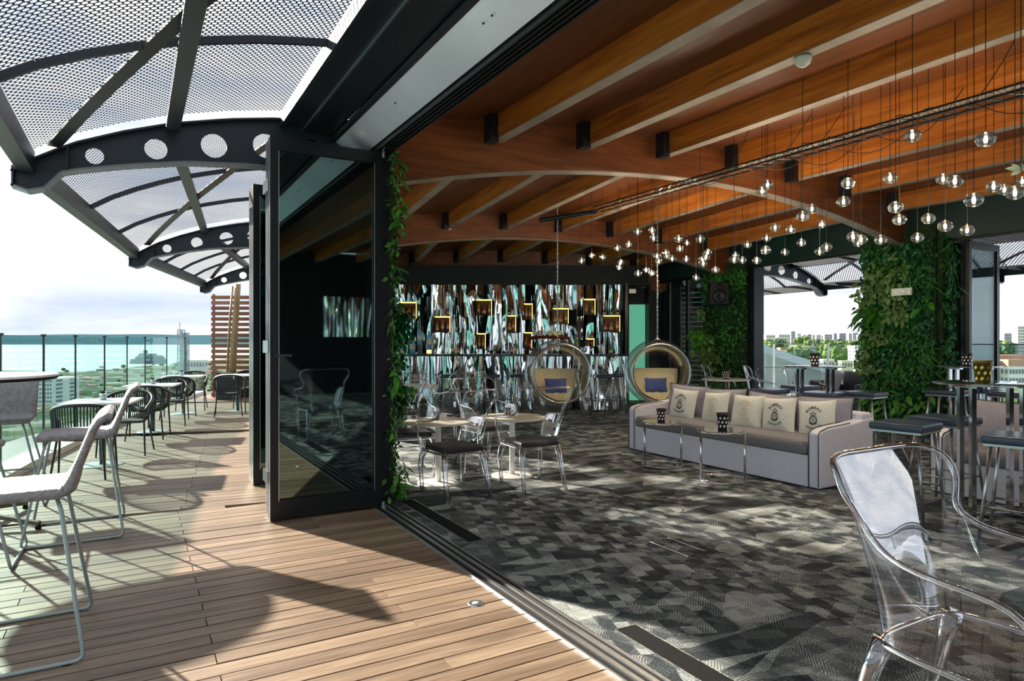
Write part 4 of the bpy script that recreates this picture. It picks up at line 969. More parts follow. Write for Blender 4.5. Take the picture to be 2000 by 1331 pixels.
# ---------------------------------------------------------------- clear acrylic armchairs
def ghost(cushion=True, name='clear_armchair'):
    t = thing(name, 'x', 'chair')
    RIM = [(0, -.325, 1.0), (.10, -.325, 1.0), (.19, -.315, 1.0), (.262, -.29, .99), (.302, -.25, .955), (.308, -.222, .90), (.285, -.205, .85), (.260, -.195, .805), (.256, -.17, .765), (.272, -.12, .732), (.292, -.05, .714), (.302, .04, .704), (.302, .13, .698), (.294, .215, .675), (.27, .262, .60), (.243, .25, .47)]
    BAS = [(0, -.20), (.08, -.20), (.14, -.195), (.185, -.178), (.212, -.15), (.224, -.115), (.230, -.08), (.234, -.045), (.236, -.01), (.237, .03), (.237, .07), (.237, .115), (.237, .155), (.237, .19), (.236, .215), (.235, .225)]
    def cr(P, t_):
        n_ = len(P)-1; k = min(int(t_*n_), n_-1); f = t_*n_-k; p0, p1, p2, p3 = P[max(0, k-1)], P[k], P[k+1], P[min(n_, k+2)]
        if k == 0: p0 = (-P[1][0],)+tuple(P[1][1:])
        return [.5*(2*b+(c_-a)*f+(2*a-5*b+4*c_-d)*f*f+(3*b-a-3*c_+d)*f**3) for a, b, c_, d in zip(p0, p1, p2, p3)]
    def pt(a, s):
        r_ = cr(RIM, abs(a)); b_ = cr(BAS, abs(a)); sg = 1 if a >= 0 else -1; k = s**1.55
        return Vector((sg*(b_[0]+(r_[0]-b_[0])*k), b_[1]+(r_[1]-b_[1])*(.25*s+.75*k), .415+(r_[2]-.415)*s))
    q = MB(); NA, NS = 72, 14
    q.grid(lambda i, j: pt(-1+2*i, j), NA, NS)
    sh = q.build('shell', 'acrylic', t, smooth=True)
    rimp = [pt(-1+2*i/NA, 1) for i in range(NA+1)]
    q = MB(); q.tube([pt(-1, j/6)+Vector((0, .004, 0)) for j in range(6)]+rimp+[pt(1, 1-(j+1)/6)+Vector((0, .004, 0)) for j in range(6)], .0105, 8); q.build('rolled_rim', 'acrylic_solid', t, smooth=True)
    q = MB(); q.tube([pt(-1+2*i/NA, .0) for i in range(NA+1)], .011, 8); q.tube([pt(-1, 0), (-.1, .245, .405), (.1, .245, .405), pt(1, 0)], .011, 8)
    q.build('seat_rim', 'acrylic_solid', t, smooth=True)
    o = MB().grid(lambda i, j: Vector(((i-.5)*.46*(1-.12*(1-j)), -.19+.42*j, .412-.012*math.sin(PI*i)*math.sin(PI*j))), 8, 8).build('seat_pan', 'acrylic', t, smooth=True)
    o2 = MB().grid(lambda i, j: Vector(((i-.5)*.46*(1-.12*(1-0)), .238-.0*j, .412-.075*j)) if False else Vector((.235*math.cos(PI*i)*-1, .20+.045*math.sin(PI*i), .415-.07*j)), 10, 2).build('front_apron', 'acrylic', t, smooth=True)
    for sx in (-1, 1):
        MB().tube([(sx*.20, .19, .42), (sx*.225, .235, .36), (sx*.235, .26, .27), (sx*.225, .25, .14), (sx*.215, .245, 0)], [.034, .032, .026, .021, .019], 10).build('leg', 'acrylic_solid', t, smooth=True)
        MB().tube([(sx*.19, -.17, .42), (sx*.205, -.20, .32), (sx*.215, -.24, .16), (sx*.225, -.29, 0)], [.033, .028, .022, .019], 10).build('leg', 'acrylic_solid', t, smooth=True)
    if cushion:
        q = MB(); q.box((0, .01, .445), (.42, .41, .055)); q.build('seat_pad', 'black_cushion', t, bevel=.022)
    return t
gc = ghost(); gcf = [0]
GG = 'clear acrylic armchairs'
def place_ghost(x, y, rz, lab):
    if not gcf[0]: gcf[0] = 1; gc.location = (x, y, 0); gc.rotation_euler = (0, 0, rz); tag(gc, lab, group=GG); return gc
    return dup(gc, (x, y, 0), rz, lab, GG)
place_ghost(2.62, 5.62, .05, 'clear acrylic armchair with black pad nearest the green door column')
place_ghost(3.43, 5.55, -.08, 'clear acrylic armchair with black pad in front of the right cream table')
place_ghost(2.60, 6.75, PI-.15, 'clear acrylic armchair behind the left cream round table, partly behind ivy')
place_ghost(3.55, 6.78, PI+.1, 'clear acrylic armchair facing us behind the right cream round table')
place_ghost(4.05, 8.55, .15, 'clear acrylic armchair between front tables and the left bubble chair')
place_ghost(3.25, 8.75, -.1, 'clear acrylic armchair in front of the farther white table by the ivy')
place_ghost(4.0, 10.3, PI, 'clear acrylic armchair beyond the farther white table, towards the bar')
place_ghost(9.75, 8.95, -2.2, 'clear acrylic armchair leftmost of the pair beside the narrow ivy column')
place_ghost(9.95, 8.1, -2.3, 'clear acrylic armchair right of the pair, before the terrace opening')
place_ghost(9.05, 7.05, 2.4, 'clear acrylic armchair behind the far high table, facing the terrace')
place_ghost(9.6, 6.9, 2.6, 'x')['label'] = 'clear acrylic armchair just left of the big green wall'
big = ghost(cushion=False); big.location = (2.417, 1.105, 0); big.rotation_euler = (0, 0, PI); big.scale = (1.14, 1.10, 1.04)
tag(big, 'large clear acrylic armchair in the right foreground with curved rim', 'chair', GG)
# round cafe tables indoors
def round_table(p, h_, r, top, base, label, rb=.19, leg='white_paint'):
    t = thing('round_table', label, 'table', (p[0], p[1], 0), group='round pedestal tables indoors')
    MB().lathe([(0, h_-.022), (r-.01, h_-.022), (r, h_-.014), (r, h_-.004), (r-.006, h_), (0, h_)], 56).build('tabletop', top, t, smooth=True).data.polygons.foreach_set('use_smooth', [False]*(56*5))
    MB().lathe([(0, .016), (.03, .016), (.028, .2), (.028, h_-.03), (.06, h_-.022), (0, h_-.022)][1:], 20).build('pedestal', leg, t, smooth=True)
    MB().lathe([(0, 0), (rb, 0), (rb, .008), (rb-.03, .014), (.03, .02), (0, .02)], 40).build('base', base, t, smooth=True); return t
round_table(floor_at(856, 945), .635, .345, 'cream_top', 'white_paint', 'cream round pedestal table, left of the front pair', .215)
round_table(floor_at(1000, 930), .635, .36, 'cream_top', 'white_paint', 'cream round pedestal table, right of the front pair', .225)
round_table((3.72, 9.65), .75, .45, 'white_paint', 'white_paint', 'white round table farther back, half hidden by the ivy', .25)
round_table((9.3, 8.35), .75, .42, 'table_top', 'stool_steel', 'round table with candle pot before the narrow ivy column', .25, 'chrome')
pot((9.3, 8.35), .75, 'black patterned candle pot on the round table by the ivy column', s_=1.2)
for u, v, lab in [(1021, 814, 'right')]:
    pass
def napkins(p, z, label):
    t = thing('napkin_holder', label, 'napkin holder', (p[0], p[1], z), .4)
    MB().box((0, 0, .006), (.14, .10, .012)).build('tray', 'chrome', t); 
    for i in range(5): MB().box((0, 0, .016+.007*i), (.125-.004*i, .09, .006), rotz(.08*i-.15)).build('napkin', 'white_paint', t)
a_ = floor_at(856, 945); b_ = floor_at(1000, 930)
napkins((a_.x+.08, a_.y+.14), .635, 'stack of white napkins on the left cream table'); napkins((b_.x+.08, b_.y+.16), .635, 'stack of white napkins on the right cream table')
def tumbler(p, z, label):
    t = thing('glass_tumbler', label, 'glass', (p[0], p[1], z)); MB().lathe([(0, .005), (.03, .005), (.034, .09), (.030, .09), (.027, .012)], 20).build('body', 'acrylic_solid', t, smooth=True)
    MB().lathe([(0, .012), (.026, .012), (.026, .04), (0, .045)], 14).build('candle', 'plastic_white', t, smooth=True)
tumbler((a_.x+.0, a_.y+.05), .635, 'small glass candle holder on the left cream table'); tumbler((b_.x-.02, b_.y+.05), .635, 'small glass candle holder on the right cream table')

# ---------------------------------------------------------------- hanging bubble chairs
def CEILF(x, y):
    k = 0 if y < 5.95 else (1 if y < 11.1-.18*(x-2.5) else 2); s = min(1, max(0, (x-1.9)/8.66)); return zroof(k, s)*.6+zroof(k+1, s)*.4 if k else zroof(k, s)
def bubble(u, v, d, r, face, label, chain_top):
    c = at(u, d, EYE+(666-v)/1280*d); t = thing('bubble_chair', label, 'hanging chair', tuple(c), face, 'hanging clear bubble chairs')
    cut = .52*r       # opening plane at y = -cut
    q = MB(); NA, NB = 40, 18; mxa = math.acos(-cut/r)
    q.grid(lambda i, j: Vector((r*math.sin(mxa*j)*math.cos(2*PI*i), r*math.cos(mxa*j), r*math.sin(mxa*j)*math.sin(2*PI*i))), NA, NB)
    q.build('bubble', 'bubble_clear', t, smooth=True)
    ro = math.sqrt(r*r-cut*cut)
    MB().tube([(ro*math.cos(2*PI*i/48), -cut, ro*math.sin(2*PI*i/48)) for i in range(48)], .018, 10, closed=True).build('rim', 'stool_steel', t, smooth=True)
    MB().tube([(r*.0+ro*math.cos(2*PI*i/48)*1.025, -cut+.035, ro*1.025*math.sin(2*PI*i/48)) for i in range(48)], .008, 8, closed=True).build('outer_rim', 'acrylic_solid', t, smooth=True)
    # seat cushion folded into the bubble: back and seat
    rc = r*.93
    def fn(a, b, off=0):
        th = -PI/2-.72+ (1.0)*0
        el = -1.45+1.55*b; az = PI/2+(a-.5)*(2.0-.2*b); k = rc-off-.05*math.sin(PI*a)*math.sin(PI*b)-.022*abs(math.sin(a*9.5))*math.sin(PI*b)
        k2 = rc*(1-.0)
        x = k*math.cos(el)*math.cos(az); y_ = k*math.cos(el)*math.sin(az); z = k*math.sin(el)
        if b < .45: y_ -= (.45-b)*1.25*r; z = max(z, -r*.90+.35*(.45-b)*0)
        R_ = math.sqrt(x*x+y_*y_+z*z)
        if R_ > rc: x, y_, z = x*rc/R_, y_*rc/R_, z*rc/R_
        return Vector((x, y_, z))
    q = MB(); q.grid(lambda a, b: fn(a, b), 22, 18); n0 = len(q.v); q.grid(lambda a, b: fn(a, b, .07), 22, 18)
    q.build('seat_cushion', 'sand_cushion', t, smooth=True)
    o = pillow('lumbar_pillow', .36, .26, .12, 'blue_fabric'); o.parent = t; o.matrix_local = Matrix.Translation((.0, .12, -.22)) @ Matrix.Rotation(-.35, 4, 'X')
    MB().lathe([(.05, 0), (.045, .02), (.015, .035), (.012, .06)], 14, (0, 0, r-.012)).build('top_cap', 'chrome', t, smooth=True)
    chain_top = CEILF(c.x, c.y)+.01; ln = chain_top-(c.z+r+.04); q = MB(); n_ = int(ln/.034)
    for i in range(n_):
        z = r+.05+.034*i; a = (i % 2)*PI/2; q.tube([(math.cos(a)*.010*math.cos(2*PI*j/8), math.sin(a)*.010*math.cos(2*PI*j/8), z+.024*math.sin(2*PI*j/8)) for j in range(8)], .0042, 5, closed=True)
    q.build('chain', 'chrome', t, smooth=True, kind='stuff')
    MB().box((0, 0, r+.05+ln-.02), (.10, .06, .10)).build('ceiling_mount', 'stool_steel', t)
bubble(1089, 729, 10.3, .525, -.38, 'left hanging clear bubble chair with sand cushion in front of the bar', 3.52)
bubble(1284, 728, 10.4, .525, -.55, 'right hanging clear bubble chair with sand cushion near narrow glazed panels', 3.36)

# ---------------------------------------------------------------- outdoor dining set
def rope_chair():
    t = thing('rope_armchair', 'x', 'chair')
    def rimp(a):      # a -1..1, arms to back
        th = a*2.05; x = .285*math.sin(th) if abs(th) < PI/2 else math.copysign(.285-.03*(abs(th)-PI/2), a); y_ = -.27*math.cos(th) if abs(th) < PI/2 else .27*(abs(th)-PI/2)/.48*.8
        z = .785-.22*(abs(a)**2.2); return Vector((x, y_-.03*(1-abs(a)), z))
    def seatp(a):
        th = a*2.05; x = .215*math.sin(th) if abs(th) < PI/2 else math.copysign(.215, a); y_ = -.20*math.cos(th) if abs(th) < PI/2 else .20*(abs(th)-PI/2)/.48*.8
        return Vector((x, y_, .42))
    N_ = 40
    q = MB(); q.tube([rimp(-1+2*i/N_) for i in range(N_+1)], .017, 8); q.build('top_rail', 'rope_dark', t, smooth=True)
    q = MB()
    for i in range(N_+1):
        a = -1+2*i/N_; p, s_ = rimp(a), seatp(a); m_ = (p+s_)/2+Vector((p.x*.09, p.y*.09, -.02)); q.tube([s_, m_, p], .0068, 4, cap=False)
    q.build('rope_back', 'rope_dark', t, kind='stuff')
    q = MB(); q.add([seatp(-1+2*i/20)+Vector((0, 0, .015)) for i in range(21)]+[seatp(-1+2*i/20)-Vector((0, 0, .015)) for i in range(21)], [tuple(range(21)), tuple(range(41, 20, -1))]+[(i, i+21, (i+1) % 21+21, (i+1) % 21) for i in range(21)]); q.build('seat', 'rope_dark', t)
    for sx in (-1, 1):
        MB().tube([rimp(sx*.96)+Vector((0, 0, 0)), (sx*.255, .20, .43), (sx*.275, .235, 0)], [.013, .013, .010], 8).build('leg', 'dark_tube', t, smooth=True)
        MB().tube([rimp(sx*.42), (sx*.20, -.17, .43), (sx*.245, -.27, 0)], [.011, .013, .010], 8).build('leg', 'dark_tube', t, smooth=True)
    return t
rc = rope_chair(); rcf = [0]
def place_rope(p, rz, lab):
    g = 'dark rope armchairs on the deck'
    if not rcf[0]: rcf[0] = 1; rc.location = (p[0], p[1], 0); rc.rotation_euler = (0, 0, rz); tag(rc, lab, group=g); return
    dup(rc, (p[0], p[1], 0), rz, lab, g)
def cafe_table(p, rz, lab, r=.36):
    t = thing('cafe_table', lab, 'table', (p[0], p[1], 0), rz, 'white square cafe tables on the deck')
    MB().box((0, 0, .738), (r*2, r*2, .024)).build('tabletop', 'table_top', t, bevel=.003)
    MB().tube([(0, 0, .01), (0, 0, .726)], .036, 16).build('pedestal', 'table_leg', t, smooth=True); MB().box((0, 0, .722), (.4, .05, .012)).build('crossbar', 'table_leg', t)
    MB().lathe([(0, 0), (.225, 0), (.225, .006), (.21, .010), (.05, .014), (0, .014)], 40).build('base', 'base_disc', t, smooth=True); return t
names = ['nearest', 'second nearest', 'third nearest', 'far right']
TT = [(floor_at(200, 909), -HD[1]-.05), (floor_at(298, 844), -.22), (floor_at(358, 809), -.25), (floor_at(464, 804), -.25)]

for (p, rz), nm in zip(TT, names):
    cafe_table(p, rz, 'white square pedestal table on the deck, %s of its row' % nm)
def off(p, rz, x, y): return (p.x+x*math.cos(rz)-y*math.sin(rz), p.y+x*math.sin(rz)+y*math.cos(rz))
place_rope(off(TT[0][0], TT[0][1], -.02, -.70), TT[0][1]+.05, 'dark rope armchair in front of the nearest square table, behind clear railing')
place_rope(off(TT[0][0], TT[0][1], .10, .78), TT[0][1]+PI-.1, 'dark rope armchair beyond the nearest square table')
place_rope(off(TT[1][0], TT[1][1], .08, -.74), TT[1][1]+.05, 'dark rope armchair in front of the second square table')
place_rope(off(TT[1][0], TT[1][1], .08, .78), TT[1][1]+PI+.1, 'dark rope armchair beyond the second square table')
place_rope(off(TT[2][0], TT[2][1], .05, -.78), TT[2][1], 'dark rope armchair in front of the third square table')
place_rope(off(TT[2][0], TT[2][1], .02, .80), TT[2][1]+PI, 'dark rope armchair beyond the third square table near planter')
place_rope(off(TT[3][0], TT[3][1], -.05, -.75), TT[3][1]+.05, 'dark rope armchair with its back to us in front of the slatted screen')
place_rope(off(TT[3][0], TT[3][1], .12, .8), TT[3][1]+PI, 'dark rope armchair farthest away beside the slatted screen')
def flower_glass(p, z, lab):
    t = thing('tealight_jar', lab, 'jar', (p[0], p[1], z))
    MB().lathe([(0, 0), (.036, 0), (.04, .01), (.04, .075), (.034, .08)], 18).build('jar', 'acrylic_solid', t, smooth=True)
    MB().lathe([(0, .003), (.033, .003), (.034, .06), (0, .065)], 14).build('pebbles', 'plastic_white', t, smooth=True)
    q = MB()
    for j in range(26):
        a = random.uniform(0, 6.28); d = Vector((math.cos(a), math.sin(a), random.uniform(.1, 1))).normalized(); s0 = Vector((0, 0, .07)); s1 = s0+d*.055; o1 = d.cross(Vector((0, 0, 1))).normalized()*.014
        q.add([s0, (s0+s1)/2+o1, s1, (s0+s1)/2-o1], [(0, 1, 2, 3)])
    q.build('sprig', 'candle_leaf', t)
flower_glass(off(TT[0][0], TT[0][1], -.02, .12), .75, 'glass jar of white pebbles with dark sprig on the nearest square table')
flower_glass(off(TT[1][0], TT[1][1], -.02, .12), .75, 'glass jar of white pebbles with dark sprig on the second square table')
flower_glass(off(TT[2][0], TT[2][1], -.05, .12), .75, 'glass jar of white pebbles on the third square table')
# high chairs of pale wicker on sled legs, facing -x in local space; back at +x
def wicker_stool():
    t = thing('wicker_bar_chair', 'x', 'chair')
    MB().box((-.01, 0, .745), (.46, .46, .05)).build('seat', 'wicker_grey', t, bevel=.022)
    # back: a padded woven slab leaning outwards and curling over at the top, wrapped at the foot
    pr = [(.20, .745, .026), (.235, .76, .034), (.258, .82, .023), (.295, .92, .021), (.335, 1.03, .020), (.36, 1.072, .021), (.39, 1.092, .023), (.415, 1.088, .016)]
    def fn(a, b):
        k = b*(len(pr)-1); i = min(int(k), len(pr)-2); f = k-i; x, z, th = [pr[i][j]*(1-f)+pr[i+1][j]*f for j in range(3)]
        x2, z2 = pr[i+1][0]-pr[i][0], pr[i+1][1]-pr[i][1]; l = math.hypot(x2, z2); nx, nz = z2/l, -x2/l
        w_ = .235+.02*b; u_ = a*2*PI; yy = w_*math.copysign(abs(math.cos(u_))**.35, math.cos(u_)); hh = th*math.copysign(abs(math.sin(u_))**.6, math.sin(u_)); cv = -.03*(1-(yy/w_)**2)*0
        return Vector((x+nx*hh+cv, yy, z+nz*hh))
    q = MB(); q.grid(fn, 32, 28); q.f.append(tuple(range(32, -1, -1))); nb = 28*33; q.f.append(tuple(nb+i for i in range(33))); q.build('backrest', 'wicker_grey', t, smooth=True)
    for sy in (-1, 1):
        y0, y1 = sy*.17, sy*.335
        MB().tube([(.19, y0, .725), (.21, y0+sy*.02, .66), (.30, y1-sy*.008, .06), (.303, y1, .028), (.285, y1, .012), (.25, y1, .010), (-.25, y1, .010), (-.285, y1, .012), (-.303, y1, .028), (-.30, y1-sy*.008, .06), (-.19, y0+sy*.02, .66), (-.17, y0, .725)], .0095, 10).build('sled_leg', 'grey_tube', t, smooth=True)
    MB().tube([(-.235, -.26, .33), (-.235, .26, .33)], .0085, 8).build('footrest', 'grey_tube', t, smooth=True)
    for p in ((.24, .335), (.24, -.335), (-.24, .335), (-.24, -.335)): MB().box((p[0], p[1], .003), (.03, .022, .006)).build('glide', 'grille_black', t)
    return t
ws = wicker_stool(); ws.location = (-.50, 3.86, 0); tag(ws, 'pale grey wicker bar chair in the left foreground with grey sled legs', group='pale grey wicker bar chairs')
dup(ws, (-.37, 5.95, 0), 0.0, 'pale grey wicker bar chair behind the foreground one, seen from the side')
dup(ws, (-1.02, 7.30, 0), PI/2+.02, 'pale grey wicker bar chair facing us beyond the round high table')
dup(ws, (-1.0, 5.45, 0), -PI/2-.02, 'x')['label'] = 'pale grey wicker bar chair mostly cut off by the left picture edge'
t = thing('round_high_table', 'white round high table top on splayed brown feet at the left edge', 'table', (-1.13, 6.5, 0))
MB().lathe([(0, 1.15), (.57, 1.15), (.60, 1.165), (.60, 1.178), (.594, 1.182), (0, 1.182)], 64).build('tabletop', 'white_paint', t)
MB().lathe([(0, 1.128), (.585, 1.14), (.60, 1.155), (.60, 1.16), (0, 1.16)], 64).build('edge_band', 'grille_black', t)
MB().tube([(0, 0, .12), (0, 0, 1.14)], .03, 16).build('pedestal', 'stool_steel', t, smooth=True)
for k in range(4):
    a = math.radians(-33+90*k); MB().beam((0, 0, .13), (.60*math.cos(a), .60*math.sin(a), .045), .035, .03).build('foot', 'brown_metal', t)
    MB().lathe([(.018, 0), (.022, .01), (.014, .04)], 12, (.59*math.cos(a), .59*math.sin(a), 0)).build('glide', 'grille_black', t)
t = thing('round_high_table', 'white round high table just outside the left picture edge', 'table', (-1.22, 3.9, 0))
MB().lathe([(0, 1.15), (.40, 1.15), (.42, 1.165), (.42, 1.182), (0, 1.182)], 64).build('tabletop', 'white_paint', t); MB().tube([(0, 0, .05), (0, 0, 1.15)], .03, 16).build('pedestal', 'stool_steel', t, smooth=True); MB().lathe([(0, 0), (.28, 0), (.28, .01), (0, .05)], 32).build('base', 'base_disc', t, smooth=True)
# wooden pole and planters at the deck end
t = thing('wooden_pole', 'pair of round pale wooden poles rising in front of the slatted screen', 'pole', tuple(at(455, 16.2, 0)))
q = MB(); q.tube([(-.03, 0, .3), (.02, 0, 1.3), (.09, 0, 2.45), (.12, 0, 2.85)], [.085, .08, .07, .065], 12); q.build('trunk', 'pole_wood', t, smooth=True)
MB().tube([(-.14, .06, .3), (-.06, .06, 2.0), (-.0, .06, 2.8)], [.03, .028, .025], 8).build('thin_stem', 'pole_wood', t, smooth=True)
for u, d, w_, lab in [(447, 16.2, .42, 'dark square planter holding the wooden poles'), (478, 16.9, .5, 'dark rectangular planter right of the wooden poles')]:
    p = at(u, d); t = thing('planter', lab, 'planter', tuple(p), -.5)
    q = MB(); q.box((0, 0, .33), (w_, w_, .66), taper=1.06); q.build('box', 'planter', t, bevel=.01); MB().box((0, 0, .66), (w_*.95, w_*.95, .02)).build('soil', 'moss', t)
# ---------------------------------------------------------------- green walls
def leaf_mesh(name, L_, W_, m_, cup=.25):
    q = MB(); xs = [(0, 0), (.22, .62), (.5, 1), (.78, .62), (1, 0)]; vs = []
    for t_, w_ in xs:
        z = -cup*L_*t_*t_
        if w_ == 0: vs.append((0, L_*t_, z))
        else: vs += [(-W_/2*w_, L_*t_, z+W_*.12*w_), (0, L_*t_, z), (W_/2*w_, L_*t_, z+W_*.12*w_)]
    q.add(vs, [(0, 2, 1), (0, 3, 2), (1, 2, 5, 4), (2, 3, 6, 5), (4, 5, 8, 7), (5, 6, 9, 8), (7, 8, 10), (8, 9, 10)])
    return q.v, q.f
def orient(n, up, roll):
    n = n.normalized(); y = (up-n*up.dot(n)); y = y.normalized() if y.length > 1e-3 else n.orthogonal().normalized(); y = Matrix.Rotation(roll, 3, n) @ y; x = y.cross(n); return Matrix((x, y, n)).transposed()
def foliage(par, name, faces, n_, L_, W_, m_, droop=.6, depth=(.02, .18), clump=None):
    """leaves scattered over rectangles (origin, edge u, edge v, outward normal)"""
    q = MB(); lv, lf = leaf_mesh('l', L_, W_, m_); ar = [f[1].length*f[2].length for f in faces]
    cl = [[(random.random(), random.random()) for _ in range(clump)] for f in faces] if clump else None
    for _ in range(n_):
        k = random.choices(range(len(faces)), ar)[0]; o, u_, v_, nn = faces[k]
        if clump:
            c = random.choice(cl[k]); a = min(1, max(0, c[0]+random.gauss(0, .13))); b = min(1, max(0, c[1]+random.gauss(0, .04)))
        else: a, b = random.random(), random.random()
        p = o+u_*a+v_*b+nn*random.uniform(*depth)
        d = (nn*random.uniform(.3, 1)+Vector((random.uniform(-.6, .6), random.uniform(-.6, .6), random.uniform(-.3, .9)))).normalized()
        mm = orient(d, Vector((random.uniform(-.7, .7), random.uniform(-.7, .7), -droop)), random.uniform(-.7, .7)); s = random.uniform(.6, 1.25)
        q.add([p+mm @ (Vector(v)*s) for v in lv], lf)
    return q.build(name, m_, par, kind='stuff')
def big_leaves(par, faces, n_, L_, W_, m_, rows, name='large_leaf'):
    lv, lf = leaf_mesh('l', L_, W_, m_, .35); me = None
    for i in range(n_):
        o, u_, v_, nn = random.choice(faces); a = random.random(); b = random.choice(rows)+random.uniform(-.03, .03); p = o+u_*a+v_*b+nn*.08
        if me is None: q = MB(); q.add(lv, lf); ob = q.build(name, m_, par); me = ob.data
        else: ob = bpy.data.objects.new(name, me); C.objects.link(ob); ob.parent = par
        d = (nn*.5+Vector((random.uniform(-.4, .4), random.uniform(-.4, .4), .8))).normalized()
        out = (nn+u_.normalized()*random.uniform(-1.1, 1.1)+Vector((0, 0, random.uniform(-.2, .5))))
        ob.matrix_local = Matrix.Translation(p) @ orient(d, out, 0).to_4x4() @ Matrix.Scale(random.uniform(.7, 1.2), 4)
def moss_box(par, o, sz, ang=0):
    q = MB(); q.box(o, sz, rotz(-ang)); q.build('moss_backing', 'moss', par)
# left, seen edge-on behind the folded door
gw = thing('green_wall', 'tall strip of leafy green wall edge-on beside the folded glass door', 'plant wall')
moss_box(gw, (2.00, 6.28, 1.6), (.06, 1.25, 3.1))
f1 = [(Vector((2.03, 5.66, .05)), Vector((0, 1.25, 0)), Vector((0, 0, 3.15)), Vector((1, 0, 0))), (Vector((1.94, 5.66, .05)), Vector((.10, 0, 0)), Vector((0, 0, 3.15)), Vector((.35, -1, 0)))]
foliage(gw, 'small_leaves', f1, 2600, .055, .032, 'leaf1', depth=(.0, .09)); foliage(gw, 'light_leaves', f1, 900, .07, .035, 'leaf2', depth=(.02, .12), clump=7)
foliage(gw, 'fern_leaves', f1, 500, .12, .02, 'leaf0', depth=(.0, .10), clump=6)
foliage(gw, 'bushy_leaves', [(Vector((2.04, 5.7, .75)), Vector((0, .9, 0)), Vector((0, 0, 1.35)), Vector((1, 0, 0)))], 2600, .06, .038, 'leaf4', depth=(.0, .22), clump=14)
foliage(gw, 'bright_leaves', [(Vector((2.04, 5.7, .75)), Vector((0, .5, 0)), Vector((0, 0, .45)), Vector((1, 0, 0)))], 260, .07, .03, 'leaf2', depth=(.1, .30), clump=3)
big_leaves(gw, f1, 26, .16, .05, 'leaf2', [.05, .35, .62, .8, .93])
# big one on the right column: face towards the camera and face to the room
gr = thing('green_wall', 'large lush green wall covering the right column beside the terrace opening', 'plant wall')
moss_box(gr, (10.42, 5.87, 1.6), (.10, 1.12, 3.2)); moss_box(gr, (10.56, 5.27, 1.6), (.30, .08, 3.2))
f2 = [(Vector((10.37, 5.33, .05)), Vector((0, 1.09, 0)), Vector((0, 0, 2.95)), Vector((-1, 0, 0))), (Vector((10.40, 5.23, .05)), Vector((.28, 0, 0)), Vector((0, 0, 2.95)), Vector((0, -1, 0)))]
foliage(gr, 'dark_leaves', f2, 4200, .075, .045, 'leaf1', depth=(0, .09)); foliage(gr, 'mid_leaves', f2, 2000, .085, .05, 'leaf4', depth=(.0, .12))
foliage(gr, 'ivy_leaves', [(f2[0][0]+Vector((0, .35, .9)), Vector((0, .78, 0)), Vector((0, 0, 2.0)), f2[0][3])], 620, .10, .062, 'leaf3', depth=(.08, .20), clump=12)
foliage(gr, 'fern_fronds', f2, 900, .20, .022, 'leaf0', depth=(.02, .14), clump=9)
big_leaves(gr, [(f2[0][0]+Vector((0, .72, 0)), Vector((0, .42, 0)), f2[0][2], f2[0][3])], 26, .30, .10, 'leaf0', [.60, .66, .63])
big_leaves(gr, [f2[0]], 30, .20, .085, 'leaf2', [.14, .17, .12, .64], 'bright_leaf')
# narrow one on the second column
g3 = thing('green_wall', 'narrow green ivy wall on the column beside the glazed panels', 'plant wall')
moss_box(g3, (10.68, 9.62, 1.55), (.10, 1.2, 3.0), hr)
f3 = [(Vector((10.62, 8.98, .05)), Vector((.10, 1.22, 0)), Vector((0, 0, 2.85)), Vector((-1, .05, 0)))]
foliage(g3, 'dark_leaves', f3, 2400, .08, .05, 'leaf1', depth=(0, .12)); foliage(g3, 'mid_leaves', f3, 900, .09, .05, 'leaf0', depth=(.05, .2), clump=8)
foliage(g3, 'ivy_leaves', [(f3[0][0]+Vector((.05, .6, .8)), Vector((.05, .55, 0)), Vector((0, 0, 1.5)), f3[0][3])], 380, .12, .07, 'leaf3', depth=(.1, .34), clump=7)
foliage(g3, 'hanging_leaves', [(f3[0][0]+Vector((.08, .95, 1.3)), Vector((.03, .3, 0)), Vector((0, 0, .6)), f3[0][3])], 300, .15, .09, 'leaf2', depth=(.12, .38), clump=3)
t = thing('wall_sign', 'white exit sign plate hanging on the large green wall', 'sign', tuple(at(1761, 9.95, 2.19)), -PI/2)
q = MB(); q.box((0, 0, 0), (.30, .03, .11)); q.build('plate', 'plastic_white', t); 
for z in (-.025, 0, .025): MB().box((0, -.017, z), (.26, .004, .008)).build('stripe', 'stool_steel', t)
MB().beam((0, .02, 0), (.0, .30, 0), .02, .02).build('arm', 'black_metal', t)

# ---------------------------------------------------------------- cable tray, pendants, ceiling fittings
TX, TZ = 5.66, 3.30
t = thing('cable_tray', 'long dark cable tray truss under the ceiling beams carrying the pendant cords', 'cable tray', (TX, 0, TZ))
for dx in (-.07, .07):
    for dz in (-.025, .025): MB().beam((dx, -3, dz), (dx, 7.4, dz), .014, .014).build('rail', 'grille_black', t)
q = MB()
for i in range(66):
    y = -2.9+i*.155; q.beam((-.07, y, .025), (.07, y+.075, .025), .007, .007); q.beam((.07, y+.075, -.025), (-.07, y+.15, -.025), .007, .007); q.beam((-.07, y, -.025), (-.07, y+.075, .025), .006, .006); q.beam((-.07, y+.075, .025), (-.07, y+.15, -.025), .006, .006)
q.build('lattice', 'stool_steel', t, kind='stuff')
q = MB()
for i in range(26):
    y = random.uniform(-2, 7); pts = [(random.uniform(-.05, .05), y+.05*j, .04+.02*math.sin(j)) for j in range(8)]; q.tube(pts, .005, 4)
q.build('loose_cables', 'speaker_black', t, kind='stuff')
for i, y in enumerate((-1.5, 1.2, 3.6, 6.2)): MB().tube([(0, y, .03), (0, y, .30)], .006, 6).build('hanger', 'stool_steel', t)
